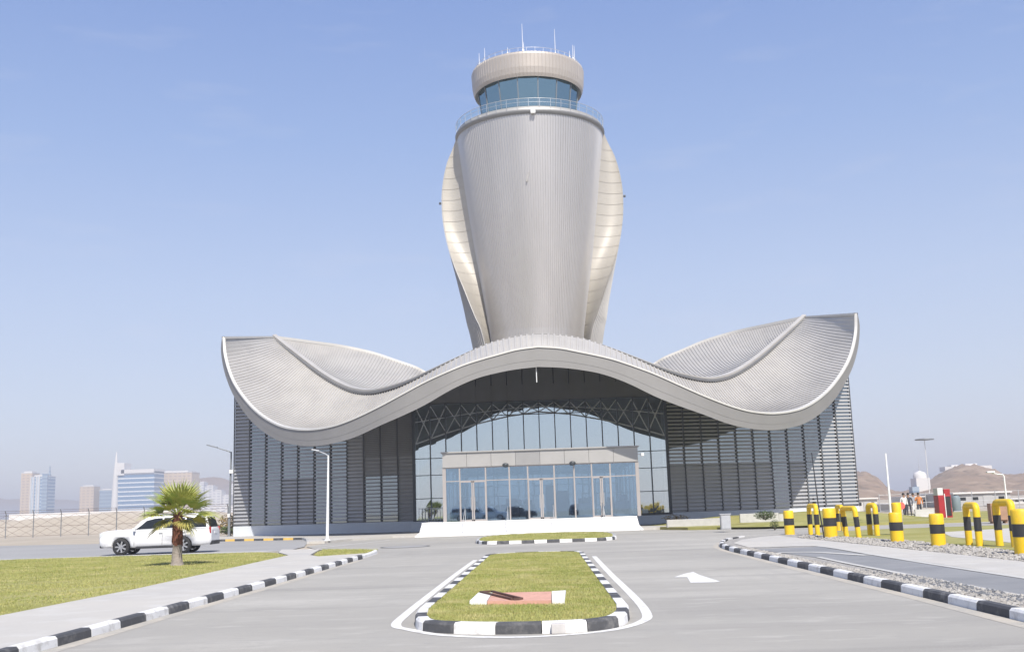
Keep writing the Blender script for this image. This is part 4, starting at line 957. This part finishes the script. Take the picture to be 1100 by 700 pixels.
# mounds and utility things on the lawn right of the entrance
def mound(px, D, rx, ry, h, name='earth_mound'):
    p = at(px, 570, D); rows = []
    for i in range(9):
        s = i/8; rows.append([(p.x+math.cos(a)*rx*s*(1+.12*math.sin(3*a)), D+math.sin(a)*ry*s, .14+h*math.cos(s*math.pi/2)**1.3) for a in np.linspace(0, 2*math.pi, 33)])
    ob = MB().grid(rows, smooth=True, flip=False).build(name, M['lawn']); ob['kind'] = 'structure'; return ob
mound(800, 80, 7, 4, .55); mound(880, 78, 8, 5, .7); mound(845, 68, 4, 2.5, .25)
p = at(780, 572, 62); CB = thing('utility_cabinet', (p.x, 62, .14), 'small grey utility cabinet on the lawn between steps and bollards', 'cabinet')
MB().box((0, 0, .42), (.55, .4, .84), bev=.02).build('body', M['shed_grey'], CB); MB().box((0, -.215, .42), (.46, .02, .7)).build('door', M['steel'], CB); MB().box((0, 0, .87), (.62, .46, .05)).build('top', M['steel'], CB)
p = at(752, 566, 72); PW = tag(MB().box((p.x, 73, .38), (4.2, .3, .5), rot=Matrix.Rotation(R(7), 3, 'Z'), bev=.02).build('low_wall', M['kerb_conc']), 'short low concrete wall on the grass right of the steps', 'wall')
p = at(830, 558, 74); tag(MB().box((p.x-.9, 74, .55), (2.6, .25, .6), bev=.02).box((p.x+.55, 74, .5), (.3, .3, .5), bev=.02).build('planter_wall', M['edging']), 'pale raised planter edge below the right louvred wing', 'planter')

# ================================================================== FENCE, LEFT
FN = thing('fence', (-60, 140, 0), 'dark post and wire boundary fence with rusty cross wires, behind the parking road', 'fence')
xsf = np.arange(-96, -30, 3.65)
for x in xsf:
    o = MB(); o.tube([(x+60, 0, 0), (x+60, 0, 3.0), (x+60, -.35, 3.5)], .065, 6); o.build('post', M['pole_grey'], FN)
o = MB()
for z in (.2, 1.4, 2.9, 3.2, 3.45): o.tube([(-36, -.0 if z < 3 else -.25, z), (30, -.0 if z < 3 else -.25, z)], .018, 4)
for x in xsf[:-1]:
    a = x+60; rnd = random.uniform
    for k in range(3):
        o.tube([(a, .0, .2+k*.9), (a+1.8, .0, .2+(k+1)*.9), (a+3.65, .0, .2+k*.9)], .014, 4); o.tube([(a, .0, 1.1+k*.9), (a+1.8, .0, .2+k*.9), (a+3.65, .0, 1.1+k*.9)], .014, 4)
o.build('wire_mesh', M['rust'], FN)
# sandy bank beyond the fence
def terrain(name, x0, x1, y0, y1, nx, ny, fn, m):
    rows = []
    for j in range(ny+1):
        y = y0+(y1-y0)*j/ny; rows.append([(x, y, fn(x, y)) for x in np.linspace(x0, x1, nx+1)])
    ob = MB().grid(rows, smooth=True).build(name, m); ob['kind'] = 'structure'; return ob
from mathutils import noise as mn
def bank(x, y):
    t = min(max((y-150)/14, 0), 1)*min(max((195-y)/20, 0), 1); e = min(max((x+200)/20, 0), 1)*min(max((-28-x)/12, 0), 1)
    return -.1+(2.6+.9*mn.noise((x*.06, y*.05, 1))+.4*mn.noise((x*.3, y*.2, 4)))*t*e
terrain('sand_bank', -205, -26, 148, 198, 120, 24, bank, M['sand'])
o = MB(); p0, p1 = at(10, 559, 200), at(200, 551, 200)
tag(o.box(((p0.x+p1.x)/2, 200, 2.3), (p1.x-p0.x, .4, 2.6)).build('boundary_wall', M['far_white']), 'long pale boundary wall on the sandy bank behind the fence', 'wall')

# ================================================================== DISTANT CITY, LEFT
GC = 'distant city buildings on the left skyline'
def tower_block(x0, x1, ytop, D, label, mats, parts=None, group=GC, ybase=558, depth=None):
    a, b = at(x0, ytop, D), at(x1, ytop, D); w = b.x-a.x; h = max(a.z, b.z); dp = depth or max(22, w*.7)
    E_ = thing('high_rise', ((a.x+b.x)/2, D, 0), label, 'building', group)
    MB().box((0, dp/2, h*.48), (w, dp, h*.96)).build('body', M[mats], E_)
    MB().box((0, dp/2, h*.975), (w*.72, dp*.7, h*.05)).build('roof_block', M['far_white'], E_)
    MB().box((0, dp/2, h*.965), (w*1.02, dp*1.02, h*.012)).build('parapet', M['far_white'], E_)
    return E_, w, h, dp
tower_block(23, 35, 506, 1500, 'pale beige high rise standing left of the blue glass tower', 'c_beige')
E1, w, h, dp = tower_block(33, 52, 510, 1450, 'light blue glass tower with white vertical piers, leftmost on the skyline', 'c_blue')
o = MB()
for k in range(4): o.box((-w*.45+k*w*.16, -.8, h*.48), (w*.05, 1.6, h*.98))
o.build('pier', M['far_white'], E1); MB().tube([(w*.45, dp*.3, h*.9), (w*.45, dp*.3, h*1.18)], [2.2, .5], 6).build('spire', M['c_bluegrey'], E1)
MB().box((w*.35, -1.2, h*.52), (w*.3, 2.4, h*1.0)).build('glass_wing', M['c_bluegrey'], E1)
tower_block(86, 101, 521, 1500, 'slim beige apartment tower alone between the two blue glass towers', 'c_beige')
tower_block(107, 121, 525, 1500, 'blue grey office block just left of the white spire', 'c_bluegrey')
E2, w, h, dp = tower_block(124, 166, 505, 1350, 'wide blue glass hotel slab with white frame and tall white spire', 'c_hotel')
MB().tube([(-w*.5, 0, 0), (-w*.49, 0, h*.9), (-w*.48, 0, h*1.35)], [5, 3.2, .6], 8).build('spire', M['far_white'], E2)
MB().prism([(-w*.5, -2), (-w*.26, -2), (-w*.26, dp*.6), (-w*.5, dp*.6)], h*.9, h*1.14).build('crown_block', M['far_white'], E2)
MB().box((w*.08, dp/2-.5, h*.97), (w*.84, dp+3, h*.07)).build('white_cornice', M['far_white'], E2)
tower_block(168, 206, 506, 1400, 'broad cream apartment block behind the palm crown', 'c_beige')
for x0, x1, yt, d, lab, mm in ((207, 213, 528, 1600, 'narrow white block right of the palm crown', 'c_white'), (214, 219, 517, 1700, 'thinnest and tallest white tower near the dark street lamp', 'c_white'), (220, 229, 521, 1650, 'white tower block with flat top left of the dark street lamp', 'c_white'), (229, 238, 526, 1600, 'lower white block between the flat topped tower and street lamp', 'c_white'), (239, 246, 531, 1550, 'small white block directly behind the dark street lamp post', 'c_white'), (247, 256, 519, 1700, 'pale block half hidden by the terminal corner', 'c_white'), (212, 252, 543, 1300, 'long low white building under the white towers', 'c_white')):
    tower_block(x0, x1, yt, d, lab, mm)
def far_ridge(x, y): return max(-2, (150+110*mn.noise((x*.0011, 3.1, 0))+50*mn.noise((x*.004, 7.7, 0)))*math.sin(math.pi*min(max((y-4600)/1400, 0), 1))*min(1, max(0, (-700-x)/900)))
terrain('mountains', -5000, -300, 4600, 6000, 120, 10, far_ridge, M['hill'])

# ================================================================== RIGHT BACKGROUND
RIDGE = [(880, 528), (900, 516), (912, 509), (925, 506.5), (940, 512), (955, 525), (962, 529), (975, 526), (988, 521), (1003, 513), (1018, 504.5), (1040, 500), (1060, 502), (1075, 509), (1085, 512), (1100, 509), (1150, 502), (1250, 512), (1400, 522), (1600, 525)]
RX = [at(p, y, 635).x for p, y in RIDGE]; RZ = [at(p, y, 635).z for p, y in RIDGE]
def hills(x, y):
    t = math.sin(math.pi*min(max((y-470)/330, 0), 1)); x = x*635/y
    r = sum(float(np.interp(x+d, RX, RZ)) for d in (-3, 0, 3))/3
    return -.3+t*(r+2.6*(mn.noise((x*.12, y*.05, 3)))*min(1, r/9)+1.9*mn.noise((x*.35, y*.12, 5))*min(1, r/12))
terrain('hills', 90, 620, 470, 800, 240, 44, hills, M['hill'])
GR = 'small sheds and yards below the hills'
def shed(px0, px1, yt, D, label, m='shed', cat='shed', dp=6, zb=0):
    a, b = at(px0, yt, D), at(px1, yt, D); w = b.x-a.x; h = max(.8, a.z); E_ = thing('site_shed', ((a.x+b.x)/2, D, zb), label, cat, GR)
    MB().box((0, dp/2, h*.45), (w, dp, h*.9)).build('wall', M[m], E_)
    MB().prism([(-w*.52, -.3), (w*.52, -.3), (w*.52, dp+.3), (-w*.52, dp+.3)], h*.9, h).build('roof', M['far_white'], E_)
    MB().box((w*.1, -.03, h*.4), (min(1.2, w*.2), .06, h*.7)).build('door', M['shed_grey'], E_)
    o = MB()
    for k in (-.34, -.12, .34): o.box((w*k, -.03, h*.55), (w*.1, .05, h*.22))
    o.build('window', M['carglass'], E_); return E_
shed(912, 942, 535, 130, 'low pale shed at the foot of the left brown hill')
shed(972, 996, 533, 150, 'long low shed with bright white roof behind the standing workers')
shed(1024, 1085, 529, 140, 'long grey shed below the big brown hill, right of the red kiosk', 'shed_grey', dp=12)
shed(1086, 1125, 536, 150, 'pale shed at the right edge beyond the white bent lamp', 'shed')
shed(955, 970, 541, 120, 'small white cabin behind the plain white pole')
q = at(993, 513, 520); RD = thing('hill_building', (q.x, 520, q.z-9), 'white block with roof mast on the low saddle between the hills', 'building')
MB().box((0, 6, 4.5), (6.5, 8, 9)).build('body', M['far_white'], RD); MB().lathe([(.1, 12.6), (2.6, 11.6), (3.2, 10), (3.0, 8.8)][::-1], 16, (0, 6, 0)).build('dome', M['far_white'], RD)
MB().tube([(0, 6, 12), (0, 6, 19)], [.25, .1], 6).build('mast', M['steel'], RD); MB().box((-4, 4, 2.5), (3.2, 5, 5)).build('annex', M['c_bluegrey'], RD)
o = MB(); q0, q1 = at(1012, 501, 640), at(1062, 499.5, 640)
tag(o.box(((q0.x+q1.x)/2, 640, q1.z-1.4), (q1.x-q0.x, 9, 2.6)).box(((q0.x*.4+q1.x*.6), 641, q1.z+.5), (7, 6, 1.6)).box((q0.x*.75+q1.x*.25, 641, q1.z+.2), (4, 6, 1.2)).build('hilltop_building', M['far_white']), 'long white building lining the crest of the big brown hill', 'building')
# red kiosk
q = at(1017, 560, 74); KI = thing('red_kiosk', (q.x, 74, 0), 'tall red and white kiosk with dark doorway beyond the bollards', 'kiosk')
hh = 2.05
MB().box((0, .4, hh*.40), (.86, .9, hh*.8), bev=.03).build('body', M['red'], KI); MB().box((.2, -.07, hh*.45), (.32, .05, hh*.62)).build('door', M['carblack'], KI)
MB().box((-.24, .4, hh*.92), (.38, .8, hh*.24), bev=.03).build('sign_box', M['far_white'], KI); MB().box((.21, .4, hh*.90), (.42, .8, hh*.2), bev=.03).build('roof', M['red'], KI)
MB().box((0, -.06, hh*.45), (.05, .05, hh*.8)).build('corner_trim', M['pole_white'], KI)
q = at(1028, 547, 95); TK = thing('water_tank', (q.x, 95, 0), 'blue grey upright tank right of the red kiosk', 'tank')
MB().lathe([(.32, .2), (.36, .3), (.36, 1.3), (.27, 1.5), (.1, 1.58)], 18).build('shell', M['tank'], TK); MB().box((0, 0, .12), (.9, .9, .24)).build('stand', M['shed_grey'], TK); MB().lathe([(.14, 1.55), (.14, 1.66)], 12).build('lid', M['carblack'], TK)
q = at(1073, 560, 62); tag(MB().box((q.x, 62, .62), (.95, .5, 1.0), bev=.02).box((q.x, 61.7, .6), (.8, .06, .8)).box((q.x-.35, 62, .1), (.12, .4, .2)).box((q.x+.35, 62, .1), (.12, .4, .2)).build('board_crate', M['crate']), 'brown board crate standing on the pale yard right of the tall hoop', 'crate')
# round red sign behind the bollards
q = at(968, 543, 58); SG = thing('road_sign', (q.x, 58, .1), 'round red sign just above the bollards by the plain white pole', 'sign')
MB().lathe([(.19, -.02), (.19, .02)], 24, (0, -.03, q.z-.1), axis='Y').build('disc', M['redround'], SG); MB().tube([(0, .03, 0), (0, .03, q.z)], .03, 6).build('post', M['steel'], SG)
# far fence on the right yard
FR = thing('fence', (40, 105, 0), 'thin pale post fence in front of the sheds below the hills', 'fence')
for x in np.arange(-8, 30, 2.2): MB().tube([(x, 0, 0), (x, 0, 1.9)], .04, 5).build('post', M['steel'], FR)
o = MB()
for z in (.3, 1.0, 1.8): o.tube([(-8, 0, z), (30, 0, z)], .02, 4)
o.build('wire', M['steel'], FR)

# ================================================================== PEOPLE (small, far right)
def person(px, py, D, label, top, legs, face=math.pi, armpose=0, step=.12):
    q = at(px, py, D); P_ = thing('person', (q.x, D, .12), label, 'person', None, face)
    J = {'pel': (0, 0, .93, .135), 'wai': (0, 0, 1.08, .125), 'che': (0, .02, 1.30, .155), 'nec': (0, .01, 1.48, .06), 'hea': (0, .03, 1.60, .085), 'crn': (0, .03, 1.70, .075)}
    for s, n in ((1, 'l'), (-1, 'r')):
        J[n+'hip'] = (s*.10, 0, .88, .10); J[n+'kne'] = (s*.11, s*step*.6+.03, .48, .065); J[n+'ank'] = (s*.11, s*step-.02, .08, .042); J[n+'toe'] = (s*.12, s*step+.16, .035, .035)
        J[n+'sho'] = (s*.19, 0, 1.41, .065)
        if armpose and s > 0: J[n+'elb'] = (s*.27, .12, 1.18, .045); J[n+'wri'] = (s*.16, .33, 1.25, .034); J[n+'han'] = (s*.10, .41, 1.28, .036)
        else: J[n+'elb'] = (s*.26, -.03, 1.13, .045); J[n+'wri'] = (s*.27, .05, .88, .034); J[n+'han'] = (s*.27, .08, .78, .036)
    E_ = [('pel', 'wai'), ('wai', 'che'), ('che', 'nec'), ('nec', 'hea'), ('hea', 'crn')]
    for n in 'lr': E_ += [('pel', n+'hip'), (n+'hip', n+'kne'), (n+'kne', n+'ank'), (n+'ank', n+'toe'), ('che', n+'sho'), (n+'sho', n+'elb'), (n+'elb', n+'wri'), (n+'wri', n+'han')]
    ks = list(J); me = bpy.data.meshes.new('body'); me.from_pydata([J[k][:3] for k in ks], [(ks.index(a), ks.index(b)) for a, b in E_], [])
    o = bpy.data.objects.new('body', me); COL.objects.link(o)
    o.modifiers.new('s', 'SKIN'); sv = me.skin_vertices[0].data
    for i, k in enumerate(ks): sv[i].radius = (J[k][3], J[k][3]); sv[i].use_root = (k == 'pel')
    ss = o.modifiers.new('u', 'SUBSURF'); ss.levels = 1; ss.render_levels = 1
    bpy.context.view_layer.update(); m2 = bpy.data.meshes.new_from_object(o.evaluated_get(bpy.context.evaluated_depsgraph_get()))
    o.modifiers.clear(); o.data = m2; m2.materials.clear()
    for m in (M['skin'], top, legs, M['carblack']): m2.materials.append(m)
    for p in m2.polygons:
        c = p.center; p.use_smooth = True; hand = c.z < .85 and abs(c.x) > .2 or (armpose and c.y > .30 and c.z > 1.1)
        p.material_index = 0 if c.z > 1.47 or hand else 1 if c.z > .93 else 3 if c.z < .09 else 2
    o.parent = P_
    MB().lathe([(.02, 1.79), (.07, 1.77), (.10, 1.70), (.098, 1.63)][::-1], 14, (0, .01, 0), cap=False).build('hair', M['hair'], P_)
    return P_
person(978, 560, 84, 'person in dark clothes standing behind the bollards by the white pole', M['cloth_dark'], M['cloth_dark'], R(150))
person(983, 560, 88, 'person in grey shirt and pale trousers beside the one in orange', M['cloth_grey'], M['cloth_white'], R(200))
person(989, 560, 82, 'person in orange shirt and dark trousers, left of the red kiosk', M['cloth_orange'], M['cloth_dark'], R(170), 1)
person(973, 561, 80, 'person in white shirt nearest the round red sign', M['cloth_white'], M['cloth_dark'], R(190))
# low white barriers near them
q = at(994, 562, 78); bb = MB(); bb.prism([(-.9, -.3), (.9, -.3), (.9, .3), (-.9, .3)], 0, .22); bb.prism([(-.86, -.16), (.86, -.16), (.86, .16), (-.86, .16)], .222, .5); bb.prism([(-.82, -.1), (.82, -.1), (.82, .1), (-.82, .1)], .502, .85)
ob = bb.build('road_barrier', M['shed']); ob.location = (q.x, 78, .02); ob.scale = (.8, 1, .8); tag(ob, 'white plastic road barrier left of the red kiosk', 'barrier')

# ================================================================== AIR, LIGHT, CAMERA
hz = MB().box((0, 3050, 28), (10600, 6750, 62)).build('haze', None); hz['kind'] = 'stuff'
hm = bpy.data.materials.new('haze_air'); hm.use_nodes = True; nt = hm.node_tree; nt.nodes.clear()
out = nt.nodes.new('ShaderNodeOutputMaterial'); pv = nt.nodes.new('ShaderNodeVolumePrincipled'); pv.inputs['Color'].default_value = (.93, .94, 1, 1); pv.inputs['Density'].default_value = .0006; pv.inputs['Anisotropy'].default_value = .1
nt.links.new(pv.outputs[0], out.inputs['Volume']); hz.data.materials.clear(); hz.data.materials.append(hm)

SUN_EL, SUN_AZ = R(47), R(16)      # behind the camera, a little to the right
w = bpy.data.worlds.new('World'); scn.world = w; w.use_nodes = True; nt = w.node_tree
bg = nt.nodes['Background']; sky = nt.nodes.new('ShaderNodeTexSky'); sky.sky_type = 'NISHITA'; sky.sun_disc = False
sky.sun_elevation = SUN_EL; sky.sun_rotation = math.pi-SUN_AZ; sky.air_density = 1.0; sky.dust_density = .9; sky.ozone_density = 1.5; sky.altitude = 0
tint = nt.nodes.new('ShaderNodeMix'); tint.data_type = 'RGBA'; tint.blend_type = 'MULTIPLY'; tint.inputs['Factor'].default_value = 1; tint.inputs['B'].default_value = (1, .93, .98, 1)
nt.links.new(sky.outputs[0], tint.inputs['A']); 
# hazy lavender-blue desert air: the physical sky blended with a measured elevation profile
tcw = nt.nodes.new('ShaderNodeTexCoord'); spx = nt.nodes.new('ShaderNodeSeparateXYZ'); nt.links.new(tcw.outputs['Generated'], spx.inputs[0])
rmp = nt.nodes.new('ShaderNodeValToRGB'); el = rmp.color_ramp.elements
PROF = [(0, (.62, .64, .76)), (.10, (.565, .63, .805)), (.20, (.485, .58, .82)), (.33, (.335, .46, .785)), (.45, (.24, .36, .72)), (.8, (.17, .265, .56))]
el[0].position, el[1].position = PROF[0][0], PROF[-1][0]; el[0].color, el[1].color = (*PROF[0][1], 1), (*PROF[-1][1], 1)
for p_, c_ in PROF[1:-1]: e_ = el.new(p_); e_.color = (*c_, 1)
nt.links.new(spx.outputs['Z'], rmp.inputs[0])
gain = nt.nodes.new('ShaderNodeMix'); gain.data_type = 'RGBA'; gain.blend_type = 'MULTIPLY'; gain.inputs['Factor'].default_value = 1; gain.inputs['B'].default_value = (4.15, 4.12, 3.95, 1); gain.clamp_result = False
nt.links.new(rmp.outputs['Color'], gain.inputs['A'])
# thin wisps of cloud, high up on the right and low on the left
nv = nt.nodes.new('ShaderNodeTexNoise'); nv.inputs['Scale'].default_value = 9; nv.inputs['Detail'].default_value = 5
mpw = nt.nodes.new('ShaderNodeMapping'); mpw.inputs['Scale'].default_value = (1, 1, 5); nt.links.new(tcw.outputs['Generated'], mpw.inputs['Vector']); nt.links.new(mpw.outputs['Vector'], nv.inputs['Vector'])
nr = nt.nodes.new('ShaderNodeMapRange'); nr.inputs['From Min'].default_value = .57; nr.inputs['From Max'].default_value = .85; nr.inputs['To Max'].default_value = .25; nt.links.new(nv.outputs['Fac'], nr.inputs['Value'])
wis = nt.nodes.new('ShaderNodeMix'); wis.data_type = 'RGBA'; wis.inputs['B'].default_value = (2.6, 2.7, 3.2, 1); nt.links.new(gain.outputs['Result'], wis.inputs['A']); nt.links.new(nr.outputs['Result'], wis.inputs['Factor'])
bl = nt.nodes.new('ShaderNodeMix'); bl.data_type = 'RGBA'; bl.inputs['Factor'].default_value = .85
nt.links.new(tint.outputs['Result'], bl.inputs['A']); nt.links.new(wis.outputs['Result'], bl.inputs['B']); nt.links.new(bl.outputs['Result'], bg.inputs['Color']); bg.inputs['Strength'].default_value = .15
sl = bpy.data.lights.new('sun', 'SUN'); sl.energy = 3.6; sl.angle = R(.53); sl.color = (1, .945, .86); so = bpy.data.objects.new('sun', sl); COL.objects.link(so)
sd = Vector((math.sin(SUN_AZ)*math.cos(SUN_EL), -math.cos(SUN_AZ)*math.cos(SUN_EL), math.sin(SUN_EL))); so.rotation_euler = (-sd).to_track_quat('-Z', 'Y').to_euler(); so.location = sd*60

cam = bpy.data.cameras.new('camera'); co = bpy.data.objects.new('camera', cam); COL.objects.link(co); scn.camera = co
f_ = ray(550, 350).normalized(); r_ = (ray(551, 350)-ray(550, 350)).normalized(); u_ = -(ray(550, 351)-ray(550, 350)).normalized()
co.matrix_world = Matrix(((r_.x, u_.x, -f_.x, 0), (r_.y, u_.y, -f_.y, 0), (r_.z, u_.z, -f_.z, EYE), (0, 0, 0, 1)))
cam.sensor_width = 36; cam.sensor_fit = 'HORIZONTAL'; cam.lens = 36*F/1100; cam.clip_start = .1; cam.clip_end = 20000
vs = scn.view_settings; vs.view_transform = 'Standard'; vs.look = 'None'; vs.gamma = 1; vs.exposure = .72; vs.use_curve_mapping = False
scn.cycles.max_bounces = 6; scn.cycles.transparent_max_bounces = 12; scn.cycles.volume_bounces = 0
